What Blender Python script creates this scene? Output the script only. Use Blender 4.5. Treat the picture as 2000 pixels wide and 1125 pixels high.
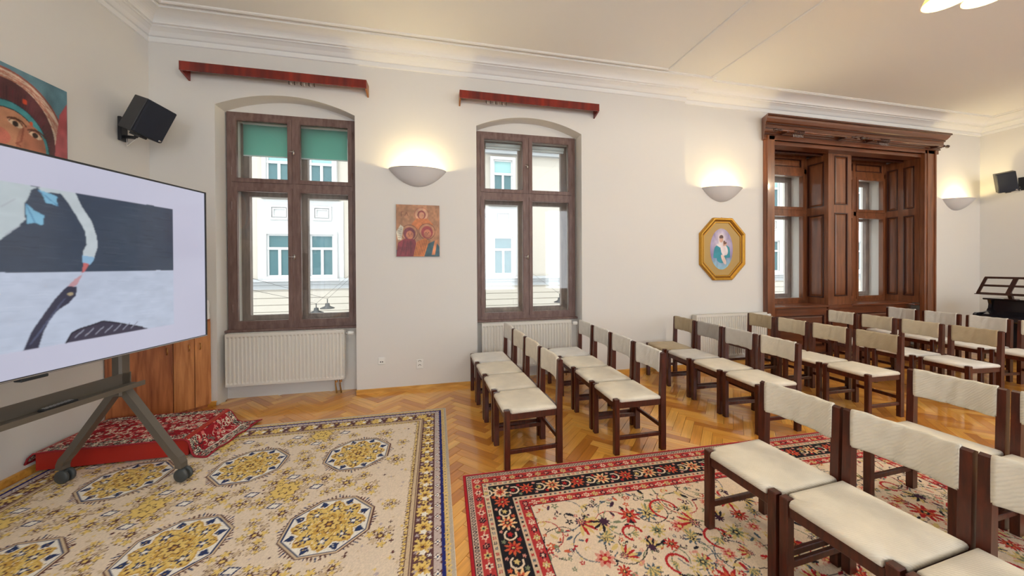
import bpy, bmesh, math, random
import numpy as np
from mathutils import Vector, Matrix

for o in list(bpy.data.objects):
    bpy.data.objects.remove(o, do_unlink=True)
random.seed(7); rng = np.random.default_rng(7)
scene = bpy.context.scene
COL = scene.collection
PI = math.pi

# ------------------------------------------------------------------ camera
CAM_POS = (0.0, 0.0, 1.54)
YAW, PITCH, ROLL, FPX = 0.217, -0.0063, -0.0051, 672.0
_f = Vector((math.sin(YAW)*math.cos(PITCH), math.cos(YAW)*math.cos(PITCH), math.sin(PITCH)))
_r = Vector((math.cos(YAW), -math.sin(YAW), 0)); _u = _r.cross(_f)
_r2 = _r*math.cos(ROLL)+_u*math.sin(ROLL); _u2 = _u*math.cos(ROLL)-_r*math.sin(ROLL)
cam_data = bpy.data.cameras.new('camera'); cam = bpy.data.objects.new('camera', cam_data); COL.objects.link(cam)
cam_data.sensor_width = 36; cam_data.sensor_fit = 'HORIZONTAL'; cam_data.lens = 36*FPX/2000
cam_data.shift_y = -40.5/2000; cam_data.clip_start = 0.05; cam_data.clip_end = 200
M = Matrix((( _r2.x, _u2.x, -_f.x, CAM_POS[0]), (_r2.y, _u2.y, -_f.y, CAM_POS[1]), (_r2.z, _u2.z, -_f.z, CAM_POS[2]), (0, 0, 0, 1)))
cam.matrix_world = M
scene.camera = cam
def project(x, y, z):
    d = Vector((x, y, z))-Vector(CAM_POS); k = d.dot(_f)
    if k < 0.1: return None
    return 1000+FPX*d.dot(_r2)/k, 522-FPX*d.dot(_u2)/k, k

# ------------------------------------------------------------------ world, sun, exposure
world = bpy.data.worlds.new('World'); scene.world = world; world.use_nodes = True
bg = world.node_tree.nodes['Background']; bg.inputs[0].default_value = (0.90, 0.95, 1.0, 1); bg.inputs[1].default_value = 1.9
sun_d = bpy.data.lights.new('sun', 'SUN'); sun_d.energy = 1.0; sun_d.angle = math.radians(1.5); sun_d.color = (1, 0.96, 0.9)
sun = bpy.data.objects.new('sun', sun_d); COL.objects.link(sun)
sun.rotation_euler = Vector((0.45, 1.0, -1.55)).to_track_quat('-Z', 'Y').to_euler()
vs = scene.view_settings
vs.view_transform = 'Standard'; vs.look = 'None'; vs.gamma = 1.0; vs.use_curve_mapping = False; vs.exposure = 1.15

# ------------------------------------------------------------------ helpers
def lin(c):
    return tuple((v/255/12.92 if v/255 <= 0.04045 else ((v/255+0.055)/1.055)**2.4) for v in c)
def alb(r, g, b, k=1.0):
    return tuple(min(v*k, 0.92) for v in lin((r, g, b)))
def c4(c): return (c[0], c[1], c[2], 1)
MATS = {}
def principled(name):
    m = bpy.data.materials.new(name); m.use_nodes = True
    MATS[name] = m
    return m, m.node_tree, m.node_tree.nodes['Principled BSDF']
def mat(name, rgb, rough=0.6, metal=0.0, spec=0.5, var=0.0, vscale=8.0, bump=0.0, bscale=60.0, stretch=(1, 1, 1), sheen=0, trans=0.0, coat=0.0):
    m, nt, b = principled(name); N = nt.nodes; L = nt.links
    b.inputs['Base Color'].default_value = c4(rgb); b.inputs['Roughness'].default_value = rough
    b.inputs['Metallic'].default_value = metal; b.inputs['Specular IOR Level'].default_value = spec
    if sheen: b.inputs['Sheen Weight'].default_value = sheen
    if coat: b.inputs['Coat Weight'].default_value = coat; b.inputs['Coat Roughness'].default_value = 0.12
    if var or bump:
        tc = N.new('ShaderNodeTexCoord'); mp = N.new('ShaderNodeMapping'); mp.inputs['Scale'].default_value = stretch
        L.new(tc.outputs['Object'], mp.inputs[0])
    if var:
        nz = N.new('ShaderNodeTexNoise'); nz.inputs['Scale'].default_value = vscale; nz.inputs['Detail'].default_value = 5
        L.new(mp.outputs[0], nz.inputs['Vector'])
        mx = N.new('ShaderNodeMix'); mx.data_type = 'RGBA'
        mx.inputs['A'].default_value = c4(tuple(v*(1-var) for v in rgb)); mx.inputs['B'].default_value = c4(tuple(min(1, v*(1+var)) for v in rgb))
        L.new(nz.outputs['Fac'], mx.inputs['Factor']); L.new(mx.outputs['Result'], b.inputs['Base Color'])
    if bump:
        n2 = N.new('ShaderNodeTexNoise'); n2.inputs['Scale'].default_value = bscale; n2.inputs['Detail'].default_value = 3
        L.new(mp.outputs[0], n2.inputs['Vector'])
        bp = N.new('ShaderNodeBump'); bp.inputs['Strength'].default_value = bump; bp.inputs['Distance'].default_value = 0.01
        L.new(n2.outputs['Fac'], bp.inputs['Height']); L.new(bp.outputs[0], b.inputs['Normal'])
    return m
def wood(name, dark, light, rough=0.3, grain=(2, 2, 30), scale=3.0, coat=0.0, spec=0.5):
    m, nt, b = principled(name); N = nt.nodes; L = nt.links
    tc = N.new('ShaderNodeTexCoord'); mp = N.new('ShaderNodeMapping'); mp.inputs['Scale'].default_value = grain
    L.new(tc.outputs['Object'], mp.inputs[0])
    nz = N.new('ShaderNodeTexNoise'); nz.inputs['Scale'].default_value = scale; nz.inputs['Detail'].default_value = 6; nz.inputs['Distortion'].default_value = 0.4
    L.new(mp.outputs[0], nz.inputs['Vector'])
    rp = N.new('ShaderNodeValToRGB'); rp.color_ramp.elements[0].position = 0.3; rp.color_ramp.elements[1].position = 0.72
    rp.color_ramp.elements[0].color = c4(dark); rp.color_ramp.elements[1].color = c4(light)
    L.new(nz.outputs['Fac'], rp.inputs[0]); L.new(rp.outputs[0], b.inputs['Base Color'])
    b.inputs['Roughness'].default_value = rough; b.inputs['Specular IOR Level'].default_value = spec
    if coat: b.inputs['Coat Weight'].default_value = coat; b.inputs['Coat Roughness'].default_value = 0.1
    return m
def attr_mat(name, rough=0.8, emit=0.0, bump=0.0, spec=0.3):
    m, nt, b = principled(name); N = nt.nodes; L = nt.links
    a = N.new('ShaderNodeAttribute'); a.attribute_name = 'print'
    b.inputs['Roughness'].default_value = rough; b.inputs['Specular IOR Level'].default_value = spec
    if emit:
        b.inputs['Base Color'].default_value = (0.01, 0.01, 0.012, 1)
        L.new(a.outputs['Color'], b.inputs['Emission Color']); b.inputs['Emission Strength'].default_value = emit
    else:
        L.new(a.outputs['Color'], b.inputs['Base Color'])
    if bump:
        tc = N.new('ShaderNodeTexCoord'); n2 = N.new('ShaderNodeTexNoise'); n2.inputs['Scale'].default_value = 350
        L.new(tc.outputs['Object'], n2.inputs['Vector'])
        bp = N.new('ShaderNodeBump'); bp.inputs['Strength'].default_value = bump; bp.inputs['Distance'].default_value = 0.004
        L.new(n2.outputs['Fac'], bp.inputs['Height']); L.new(bp.outputs[0], b.inputs['Normal'])
    return m

class MB:
    """collects shapes into one mesh"""
    def __init__(s): s.v = []; s.f = []
    def add(s, vs_, fs):
        n = len(s.v); s.v += [tuple(p) for p in vs_]; s.f += [tuple(i+n for i in f) for f in fs]; return s
    def box(s, x0, x1, y0, y1, z0, z1):
        if x0 > x1: x0, x1 = x1, x0
        if y0 > y1: y0, y1 = y1, y0
        if z0 > z1: z0, z1 = z1, z0
        return s.add([(x0,y0,z0),(x1,y0,z0),(x1,y1,z0),(x0,y1,z0),(x0,y0,z1),(x1,y0,z1),(x1,y1,z1),(x0,y1,z1)],
                     [(0,3,2,1),(4,5,6,7),(0,1,5,4),(1,2,6,5),(2,3,7,6),(3,0,4,7)])
    def bbox(s, x0, x1, y0, y1, z0, z1, b=0.004):
        """box with chamfered edges"""
        if x0 > x1: x0, x1 = x1, x0
        if y0 > y1: y0, y1 = y1, y0
        if z0 > z1: z0, z1 = z1, z0
        b = min(b, (x1-x0)*.45, (y1-y0)*.45, (z1-z0)*.45)
        bm = bmesh.new(); bmesh.ops.create_cube(bm, size=1)
        for v in bm.verts: v.co = Vector(((x0+x1)/2+v.co.x*(x1-x0), (y0+y1)/2+v.co.y*(y1-y0), (z0+z1)/2+v.co.z*(z1-z0)))
        bmesh.ops.bevel(bm, geom=list(bm.edges), offset=b, segments=1, affect='EDGES')
        bm.verts.index_update()
        s.add([v.co[:] for v in bm.verts], [[v.index for v in f.verts] for f in bm.faces]); bm.free(); return s
    def prism(s, poly, y0, y1, axis='y'):
        """extrude a 2D polygon (a,b): axis y -> (a,y,b); axis z -> (a,b,z); axis x -> (x,a,b)"""
        mp = {'y': lambda a, b, t: (a, t, b), 'z': lambda a, b, t: (a, b, t), 'x': lambda a, b, t: (t, a, b)}[axis]
        n = len(poly)
        vs_ = [mp(a, b, y0) for a, b in poly]+[mp(a, b, y1) for a, b in poly]
        fs = [tuple(range(n)), tuple(range(2*n-1, n-1, -1))]+[(i, (i+n), ((i+1) % n)+n, (i+1) % n) for i in range(n)]
        return s.add(vs_, fs)
    def tube(s, pts, r, n=8, cap=True):
        pts = [Vector(p) for p in pts]; rs = r if isinstance(r, (list, tuple)) else [r]*len(pts)
        rings = []; up = None
        for i, p in enumerate(pts):
            t = (pts[min(i+1, len(pts)-1)]-pts[max(i-1, 0)]).normalized()
            if up is None: up = Vector((0, 0, 1)) if abs(t.z) < 0.9 else Vector((1, 0, 0))
            a = t.cross(up).normalized(); bb = a.cross(t).normalized(); up = bb
            rings.append([p+a*rs[i]*math.cos(2*PI*k/n)+bb*rs[i]*math.sin(2*PI*k/n) for k in range(n)])
        vs_ = [q for R in rings for q in R]; fs = []
        for i in range(len(rings)-1):
            for k in range(n): fs.append((i*n+k, i*n+(k+1) % n, (i+1)*n+(k+1) % n, (i+1)*n+k))
        if cap: fs += [tuple(range(n-1, -1, -1)), tuple((len(rings)-1)*n+k for k in range(n))]
        return s.add(vs_, fs)
    def bar(s, pts, w, h, up=(0, 0, 1)):
        """rectangular section swept along pts; w across, h along 'up'"""
        pts = [Vector(p) for p in pts]; up = Vector(up); rings = []
        for i, p in enumerate(pts):
            t = (pts[min(i+1, len(pts)-1)]-pts[max(i-1, 0)]).normalized()
            a = t.cross(up).normalized(); bb = a.cross(t).normalized()
            rings.append([p-a*w/2-bb*h/2, p+a*w/2-bb*h/2, p+a*w/2+bb*h/2, p-a*w/2+bb*h/2])
        vs_ = [q for R in rings for q in R]; fs = [(3, 2, 1, 0), tuple((len(pts)-1)*4+k for k in range(4))]
        for i in range(len(pts)-1):
            for k in range(4): fs.append((i*4+k, i*4+(k+1) % 4, (i+1)*4+(k+1) % 4, (i+1)*4+k))
        return s.add(vs_, fs)
    def lathe(s, prof, n=16, c=(0, 0, 0), axis='z', a0=0, a1=2*PI):
        full = abs(a1-a0-2*PI) < 1e-6; m = n if full else n+1
        vs_ = []
        for r, z in prof:
            for k in range(m):
                a = a0+(a1-a0)*k/n; x, y = r*math.cos(a), r*math.sin(a)
                p = {'z': (x, y, z), 'y': (x, z, y), 'x': (z, x, y)}[axis]
                vs_.append((p[0]+c[0], p[1]+c[1], p[2]+c[2]))
        fs = []
        for i in range(len(prof)-1):
            for k in range(n):
                k2 = (k+1) % m if full else k+1
                fs.append((i*m+k, i*m+k2, (i+1)*m+k2, (i+1)*m+k))
        return s.add(vs_, fs)
    def xf(s, mtx, start=0):
        s.v = s.v[:start]+[tuple(mtx @ Vector(p)) for p in s.v[start:]]; return s
    def build(s, name, material, parent=None, smooth=False, fix=True):
        me = bpy.data.meshes.new(name); me.from_pydata(s.v, [], s.f); me.update()
        if fix:
            bm = bmesh.new(); bm.from_mesh(me); bmesh.ops.recalc_face_normals(bm, faces=bm.faces); bm.to_mesh(me); bm.free()
        if smooth:
            for p in me.polygons: p.use_smooth = True
        me.materials.append(MATS[material])
        o = bpy.data.objects.new(name, me); COL.objects.link(o)
        if parent: o.parent = parent
        return o
def tag(o, label=None, cat=None, group=None, kind=None):
    if label: o['label'] = label
    if cat: o['category'] = cat
    if group: o['group'] = group
    if kind: o['kind'] = kind
    return o
def thing(name, label=None, cat=None, loc=(0, 0, 0), rotz=0, group=None, kind=None):
    o = bpy.data.objects.new(name, None); COL.objects.link(o); o.empty_display_size = 0.1
    o.location = loc; o.rotation_euler = (0, 0, rotz)
    return tag(o, label, cat, group, kind)
def copy_tree(o, parent=None):
    c = o.copy(); COL.objects.link(c); c.parent = parent
    for ch in [q for q in bpy.data.objects if q.parent == o]: copy_tree(ch, c)
    return c
def struct(mb, name, material, smooth=False):
    return tag(mb.build(name, material, smooth=smooth), kind='structure')

class Canvas:
    """numpy painter; metres, origin bottom-left"""
    def __init__(s, w, h, nx, ny, bgc):
        s.w, s.h, s.nx, s.ny = w, h, nx, ny
        s.a = np.empty((ny, nx, 3)); s.a[:] = bgc
        s.xs = np.linspace(0, w, nx); s.ys = np.linspace(0, h, ny)
    def win(s, x0, y0, x1, y1):
        i0, i1 = np.searchsorted(s.xs, [x0, x1]); j0, j1 = np.searchsorted(s.ys, [y0, y1])
        if i1 <= i0 or j1 <= j0: return None
        X, Y = np.meshgrid(s.xs[i0:i1], s.ys[j0:j1]); return s.a[j0:j1, i0:i1], X, Y
    def rect(s, x0, y0, x1, y1, c):
        q = s.win(x0, y0, x1, y1)
        if q: q[0][:] = c
    def ell(s, cx, cy, rx, ry, c, rot=0.0):
        R = max(rx, ry); q = s.win(cx-R, cy-R, cx+R, cy+R)
        if not q: return
        a, X, Y = q; X = X-cx; Y = Y-cy; cr, sr = math.cos(rot), math.sin(rot)
        U = X*cr+Y*sr; V = -X*sr+Y*cr
        a[(U/rx)**2+(V/ry)**2 < 1] = c
    def flower(s, cx, cy, r, k, depth, c, rot=0.0, sq=1.0):
        q = s.win(cx-r, cy-r, cx+r, cy+r)
        if not q: return
        a, X, Y = q; X = X-cx; Y = (Y-cy)/sq; rho = np.hypot(X, Y); th = np.arctan2(Y, X)+rot
        a[rho < r*(1-depth/2+depth/2*np.cos(k*th))] = c
    def poly(s, pts, c):
        xs = [p[0] for p in pts]; ys = [p[1] for p in pts]
        q = s.win(min(xs), min(ys), max(xs), max(ys))
        if not q: return
        a, X, Y = q; ins = np.zeros(X.shape, bool); n = len(pts)
        for i in range(n):
            (x1, y1), (x2, y2) = pts[i], pts[(i+1) % n]
            if y1 == y2: continue
            ins ^= ((y1 > Y) != (y2 > Y)) & (X < (x2-x1)*(Y-y1)/(y2-y1)+x1)
        a[ins] = c
    def line(s, pts, w, c):
        for (x1, y1), (x2, y2) in zip(pts[:-1], pts[1:]):
            q = s.win(min(x1, x2)-w, min(y1, y2)-w, max(x1, x2)+w, max(y1, y2)+w)
            if not q: continue
            a, X, Y = q; dx, dy = x2-x1, y2-y1; L2 = dx*dx+dy*dy+1e-12
            t = np.clip(((X-x1)*dx+(Y-y1)*dy)/L2, 0, 1)
            a[np.hypot(X-x1-t*dx, Y-y1-t*dy) < w/2] = c
    def arc(s, cx, cy, r, a0, a1, w, c, n=14):
        s.line([(cx+r*math.cos(a0+(a1-a0)*i/n), cy+r*math.sin(a0+(a1-a0)*i/n)) for i in range(n+1)], w, c)
    def noise(s, amt):
        s.a *= 1+amt*(rng.random((s.ny, s.nx, 1))-0.5)
    def mottle(s, amt, cells=14):
        g = rng.random((cells, cells)); u = np.linspace(0, cells-1.001, s.nx); v = np.linspace(0, cells-1.001, s.ny)
        i = u.astype(int); j = v.astype(int); fu = (u-i)[None, :]; fv = (v-j)[:, None]; J = j[:, None]; I = i[None, :]
        n = g[J, I]*(1-fu)*(1-fv)+g[J, I+1]*fu*(1-fv)+g[J+1, I]*(1-fu)*fv+g[J+1, I+1]*fu*fv
        s.a *= (1+amt*(n-.5))[..., None]
    def soften(s):
        a = s.a; b = a.copy(); b[1:-1, 1:-1] = (a[1:-1, 1:-1]*2+a[:-2, 1:-1]+a[2:, 1:-1]+a[1:-1, :-2]+a[1:-1, 2:])/6; s.a = b
    def build(s, name, material, parent=None, surf=None, skirt=0.0):
        """surf(X,Y)->xyz arrays; default: flat plane z=0"""
        X, Y = np.meshgrid(s.xs, s.ys)
        P = np.stack(surf(X, Y) if surf else (X, Y, np.zeros_like(X)), -1).reshape(-1, 3)
        nx, ny = s.nx, s.ny
        idx = np.arange(nx*ny).reshape(ny, nx)
        Q = np.stack([idx[:-1, :-1], idx[:-1, 1:], idx[1:, 1:], idx[1:, :-1]], -1).reshape(-1, 4)
        C = np.ones((nx*ny, 4)); C[:, :3] = np.clip(s.a.reshape(-1, 3), 0, 1)
        if skirt:
            ring = np.concatenate([idx[0, :], idx[1:, -1], idx[-1, -2::-1], idx[-2:0:-1, 0]])
            low = P[ring].copy(); low[:, 2] -= skirt; n0 = len(P)
            P = np.concatenate([P, low]); C = np.concatenate([C, C[ring]]); m = len(ring)
            k = np.arange(m); k2 = (k+1) % m
            Q = np.concatenate([Q, np.stack([ring[k], n0+k, n0+k2, ring[k2]], -1)])
        me = bpy.data.meshes.new(name); me.vertices.add(len(P)); me.vertices.foreach_set('co', P.ravel())
        me.loops.add(Q.size); me.loops.foreach_set('vertex_index', Q.ravel().astype(np.int32))
        me.polygons.add(len(Q)); me.polygons.foreach_set('loop_start', np.arange(0, Q.size, 4, dtype=np.int32))
        me.update(calc_edges=True)
        at = me.color_attributes.new('print', 'FLOAT_COLOR', 'POINT'); at.data.foreach_set('color', C.ravel())
        me.materials.append(MATS[material]); me.validate()
        o = bpy.data.objects.new(name, me); COL.objects.link(o)
        if parent: o.parent = parent
        return o

# ------------------------------------------------------------------ materials
mat('wall_paint', (0.72, 0.705, 0.68), 0.9, var=0.015, vscale=1.2, bump=0.05, bscale=25)
mat('ceiling_paint', (0.82, 0.82, 0.815), 0.9)
mat('white_plaster', (0.82, 0.815, 0.81), 0.85)
mat('white_enamel', (0.70, 0.68, 0.63), 0.35)
mat('white_plastic', (0.82, 0.82, 0.80), 0.35)
mat('dark_slot', (0.03, 0.03, 0.03), 0.6)
mat('reveal_paint', (0.80, 0.77, 0.73), 0.85)
wood('window_wood', alb(100, 74, 68), alb(128, 104, 98), 0.45, (6, 6, 1), 5)  # brown wood lightened so its colour carries the window glare
wood('window_wood_pale', alb(120, 105, 100), alb(150, 132, 122), 0.5, (6, 6, 1), 5)
wood('chair_wood', alb(50, 15, 6), alb(88, 33, 14), 0.34, (9, 9, 1.2), 6, coat=0.12)
wood('alcove_wood', alb(96, 52, 28), alb(138, 82, 48), 0.32, (7, 7, 0.5), 3, coat=0.6)
wood('alcove_wood_cross', alb(84, 42, 22), alb(120, 66, 38), 0.3, (0.5, 7, 7), 3, coat=0.5)
wood('alcove_dark', alb(40, 16, 12), alb(70, 30, 20), 0.3, (7, 7, 0.7), 4, coat=0.3)
wood('mahogany', alb(84, 10, 8), alb(140, 30, 12), 0.25, (5, 0.6, 0.6), 2.2, coat=0.5)
wood('mahogany_end', alb(120, 70, 30), alb(160, 104, 52), 0.4, (5, 1, 1), 3)
wood('cabinet_wood', alb(126, 66, 34), alb(190, 118, 70), 0.35, (9, 9, 0.8), 3.0)
wood('cabinet_wood_light', alb(160, 98, 54), alb(214, 150, 94), 0.35, (9, 9, 0.8), 3.0)
wood('baseboard_wood', alb(186, 130, 50), alb(226, 172, 84), 0.4, (1, 6, 6), 4)
mat('platform_red', alb(168, 34, 24), 0.45, var=0.12, vscale=5)
mat('red_trim', alb(150, 26, 40), 0.7)
def fabric(name, rgb, wave=0.0):
    m, nt, b = principled(name); N = nt.nodes; L = nt.links
    tc = N.new('ShaderNodeTexCoord'); nz = N.new('ShaderNodeTexNoise'); nz.inputs['Scale'].default_value = 7; nz.inputs['Detail'].default_value = 4
    L.new(tc.outputs['Object'], nz.inputs['Vector'])
    rp = N.new('ShaderNodeValToRGB'); rp.color_ramp.elements[0].position = 0.3; rp.color_ramp.elements[1].position = 0.7
    rp.color_ramp.elements[0].color = c4(tuple(v*0.86 for v in rgb)); rp.color_ramp.elements[1].color = c4(tuple(min(0.9, v*1.06) for v in rgb))
    L.new(nz.outputs['Fac'], rp.inputs[0]); L.new(rp.outputs[0], b.inputs['Base Color'])
    b.inputs['Roughness'].default_value = 0.95; b.inputs['Specular IOR Level'].default_value = 0.15; b.inputs['Sheen Weight'].default_value = 0.15
    wv = N.new('ShaderNodeTexWave'); wv.wave_type = 'BANDS'; wv.bands_direction = 'DIAGONAL'; wv.inputs['Scale'].default_value = 38; wv.inputs['Distortion'].default_value = 2.0; wv.inputs['Detail'].default_value = 2
    L.new(tc.outputs['Object'], wv.inputs['Vector'])
    bp = N.new('ShaderNodeBump'); bp.inputs['Strength'].default_value = 0.3+wave; bp.inputs['Distance'].default_value = 0.003
    L.new(wv.outputs['Fac'], bp.inputs['Height']); L.new(bp.outputs[0], b.inputs['Normal'])
    return m
fabric('fabric_cream', (0.76, 0.695, 0.575)); fabric('fabric_white', (0.74, 0.71, 0.66)); fabric('fabric_tan', (0.45, 0.365, 0.245)); fabric('fabric_grey', (0.43, 0.40, 0.37))
fabric('fabric_palegrey', (0.62, 0.59, 0.55)); fabric('fabric_sand', (0.58, 0.50, 0.37)); fabric('fabric_ribbed', (0.76, 0.70, 0.58), 0.25)
mat('black_plastic', (0.018, 0.019, 0.024), 0.4)
mat('speaker_grille', (0.012, 0.016, 0.03), 0.75, bump=0.4, bscale=900)
mat('tv_bezel', (0.02, 0.025, 0.03), 0.3)
mat('tv_silver', (0.6, 0.6, 0.62), 0.3, metal=0.8)
mat('stand_metal', alb(112, 106, 98), 0.4, metal=0.5)
mat('wheel_rubber', alb(64, 68, 70), 0.45)
mat('piano_black', (0.010, 0.011, 0.017), 0.18, coat=0.5)
wood('rack_wood', alb(40, 22, 18), alb(66, 36, 28), 0.35, (8, 8, 1), 4)
mat('gold', alb(196, 148, 60), 0.32, metal=0.85, var=0.15, vscale=40)
mat('gold_dark', alb(120, 76, 30), 0.4, metal=0.7)
mat('mount_gold', alb(176, 146, 88), 0.45, metal=0.2)
mat('brass', alb(196, 150, 90), 0.3, metal=0.9)
mat('chrome', (0.7, 0.7, 0.7), 0.25, metal=1.0)
mat('sconce_plaster', (0.62, 0.61, 0.62), 0.85)
mat('facade_cream', (0.40, 0.355, 0.30), 0.9, var=0.03, vscale=0.5)
mat('facade_white', (0.47, 0.46, 0.45), 0.9)
mat('facade_band', (0.34, 0.34, 0.34), 0.9)
mat('facade_glass', (0.05, 0.11, 0.12), 0.5, spec=0.2)
mat('facade_blind', (0.2, 0.34, 0.33), 0.6)
mat('street_paving', (0.45, 0.43, 0.4), 0.9, var=0.1, vscale=2)
mat('parasol_white', (0.85, 0.85, 0.85), 0.9)
mat('lamp_black', (0.02, 0.02, 0.02), 0.5)
mat('rust_pipe', alb(150, 124, 110), 0.7)
mat('remote_black', (0.02, 0.02, 0.022), 0.4)
mat('key_grey', (0.25, 0.25, 0.26), 0.5)
m, nt, b = principled('window_glass'); N = nt.nodes; L = nt.links
for n in list(N):
    if n.type != 'OUTPUT_MATERIAL': N.remove(n)
tr = N.new('ShaderNodeBsdfTransparent'); tr.inputs[0].default_value = (0.97, 0.985, 0.985, 1); gl = N.new('ShaderNodeBsdfGlossy'); gl.inputs['Roughness'].default_value = 0.02
mx = N.new('ShaderNodeMixShader'); mx.inputs[0].default_value = 0.05
L.new(tr.outputs[0], mx.inputs[1]); L.new(gl.outputs[0], mx.inputs[2]); L.new(mx.outputs[0], [n for n in N if n.type == 'OUTPUT_MATERIAL'][0].inputs[0])
def translucent(name, rgb, mixf=0.5, rough=0.8, emit=0):
    m, nt, b = principled(name); N = nt.nodes; L = nt.links
    b.inputs['Base Color'].default_value = c4(rgb); b.inputs['Roughness'].default_value = rough
    t = N.new('ShaderNodeBsdfTranslucent'); t.inputs[0].default_value = c4(rgb); x = N.new('ShaderNodeMixShader'); x.inputs[0].default_value = mixf
    L.new(b.outputs[0], x.inputs[1]); L.new(t.outputs[0], x.inputs[2]); L.new(x.outputs[0], [n for n in N if n.type == 'OUTPUT_MATERIAL'][0].inputs[0])
    return m
translucent('blind_green', (0.30, 0.60, 0.53), 0.75)
translucent('blind_white', (0.8, 0.85, 0.86), 0.4)
translucent('shade_glass', alb(248, 226, 170), 0.5, 0.4)
m, nt, b = principled('bulb'); b.inputs['Emission Color'].default_value = (1, 0.92, 0.75, 1); b.inputs['Emission Strength'].default_value = 6
attr_mat('rug_print', 0.95, bump=0.5, spec=0.1); attr_mat('paint_print', 0.35, spec=0.4); attr_mat('screen_print', 0.12, emit=0.36, spec=0.5)

# parquet
def parquet(name, per_island):
    m, nt, b = principled(name); N = nt.nodes; L = nt.links
    if per_island: g = N.new('ShaderNodeNewGeometry'); rnd = g.outputs['Random Per Island']
    else: g = N.new('ShaderNodeObjectInfo'); rnd = g.outputs['Random']
    rp = N.new('ShaderNodeValToRGB'); e = rp.color_ramp.elements
    e[0].position = 0; e[0].color = c4(alb(178, 110, 34, 1.1)); e[1].position = 1; e[1].color = c4(alb(228, 174, 84, 1.12))
    x = e.new(0.35); x.color = c4(alb(200, 134, 48, 1.12)); x = e.new(0.7); x.color = c4(alb(216, 154, 62, 1.12))
    L.new(rnd, rp.inputs[0])
    uv = N.new('ShaderNodeUVMap'); uv.uv_map = 'grain'; mp = N.new('ShaderNodeMapping'); mp.inputs['Scale'].default_value = (2.0, 34, 1)
    L.new(uv.outputs[0], mp.inputs[0])
    ad = N.new('ShaderNodeVectorMath'); ad.operation = 'ADD'; cb = N.new('ShaderNodeCombineXYZ')
    ml = N.new('ShaderNodeMath'); ml.operation = 'MULTIPLY'; ml.inputs[1].default_value = 50; L.new(rnd, ml.inputs[0]); L.new(ml.outputs[0], cb.inputs[2])
    L.new(mp.outputs[0], ad.inputs[0]); L.new(cb.outputs[0], ad.inputs[1])
    nz = N.new('ShaderNodeTexNoise'); nz.inputs['Scale'].default_value = 1.6; nz.inputs['Detail'].default_value = 5; nz.inputs['Distortion'].default_value = 0.5
    L.new(ad.outputs[0], nz.inputs['Vector'])
    r2 = N.new('ShaderNodeMapRange'); r2.inputs['To Min'].default_value = 0.62; r2.inputs['To Max'].default_value = 1.3; L.new(nz.outputs['Fac'], r2.inputs['Value'])
    mm = N.new('ShaderNodeVectorMath'); mm.operation = 'SCALE'; L.new(rp.outputs[0], mm.inputs[0]); L.new(r2.outputs[0], mm.inputs['Scale'])
    L.new(mm.outputs[0], b.inputs['Base Color'])
    b.inputs['Roughness'].default_value = 0.3; b.inputs['Coat Weight'].default_value = 0.9; b.inputs['Coat Roughness'].default_value = 0.08
parquet('parquet_plank', False); parquet('parquet_rest', True)
mat('floor_joint', alb(78, 44, 20), 0.7)

# ================================================================== THE ROOM
XL, XR, YA, YB, XS, ZC = -2.984, 10.13, 4.43, 4.49, 3.61, 4.185
YREAR = -3.6
struct(MB().box(XL-.3, XL, YREAR, 5.3, -.2, 4.4), 'wall_left', 'wall_paint')
struct(MB().box(XR, XR+.3, YREAR, 5.4, -.2, 4.4), 'wall_right', 'wall_paint')
struct(MB().box(XL-.3, XR+.3, YREAR, 5.4, ZC, ZC+.3), 'ceiling', 'ceiling_paint')
# rear wall behind the camera, with four unseen openings added to let in fill light
w = MB(); ox = [(-2.2, -.2), (1.0, 3.0), (4.3, 6.3), (7.5, 9.5)]; e_ = [XL]+[v for o in ox for v in o]+[XR]
for i in range(0, len(e_), 2): w.box(e_[i], e_[i+1], YREAR-.3, YREAR, -.2, 4.4)
for a_, b_ in ox: w.box(a_, b_, YREAR-.3, YREAR, -.2, .6); w.box(a_, b_, YREAR-.3, YREAR, 3.7, 4.4)
struct(w, 'wall_rear', 'wall_paint')
# window wall with two arched niches that run down to the floor
OPEN = [(-2.38, -0.94), (0.515, 1.965)]
ZSP, ZAP = 3.335, 3.495; YN = 4.62
w = MB()
xs = [XL]+[v for o in OPEN for v in o]+[XS]
for i in range(0, len(xs), 2): w.box(xs[i], xs[i+1], YA, 5.0, -.2, 4.3)
for a, bb in OPEN:
    c_, hw = (a+bb)/2, (bb-a)/2; R = (hw*hw+(ZAP-ZSP)**2)/(2*(ZAP-ZSP)); zc = ZAP-R; n = 26
    zz = lambda x: zc+math.sqrt(max(R*R-(x-c_)**2, 0))
    for k in range(n):
        x0, x1 = a+(bb-a)*k/n, a+(bb-a)*(k+1)/n
        w.prism([(x0, zz(x0)), (x1, zz(x1)), (x1, 4.3), (x0, 4.3)], YA, YN+.01)
    # tympanum, apron below the sill, and the outer wall around the window hole
    w.box(a, bb, YN, 5.0, 3.335, 4.3); w.box(a, bb, YN, 5.0, -.2, .80)
    w.box(a, c_-.665, YN+.05, 5.0, .8, 3.335); w.box(c_+.665, bb, YN+.05, 5.0, .8, 3.335)
    w.box(c_-.665, c_+.665, YN+.05, 5.0, 3.29, 3.335); w.box(c_-.665, c_+.665, YN+.05, 5.0, .8, .845)
struct(w, 'wall_back', 'wall_paint')
AX0, AX1 = 5.16, 8.86     # panelled alcove in the second wall
w = MB().box(XS, AX0, YB, 5.4, -.2, 4.3).box(AX1, XR, YB, 5.4, -.2, 4.3).box(AX0, AX1, YB, 5.4, 3.6, 4.3)
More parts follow.
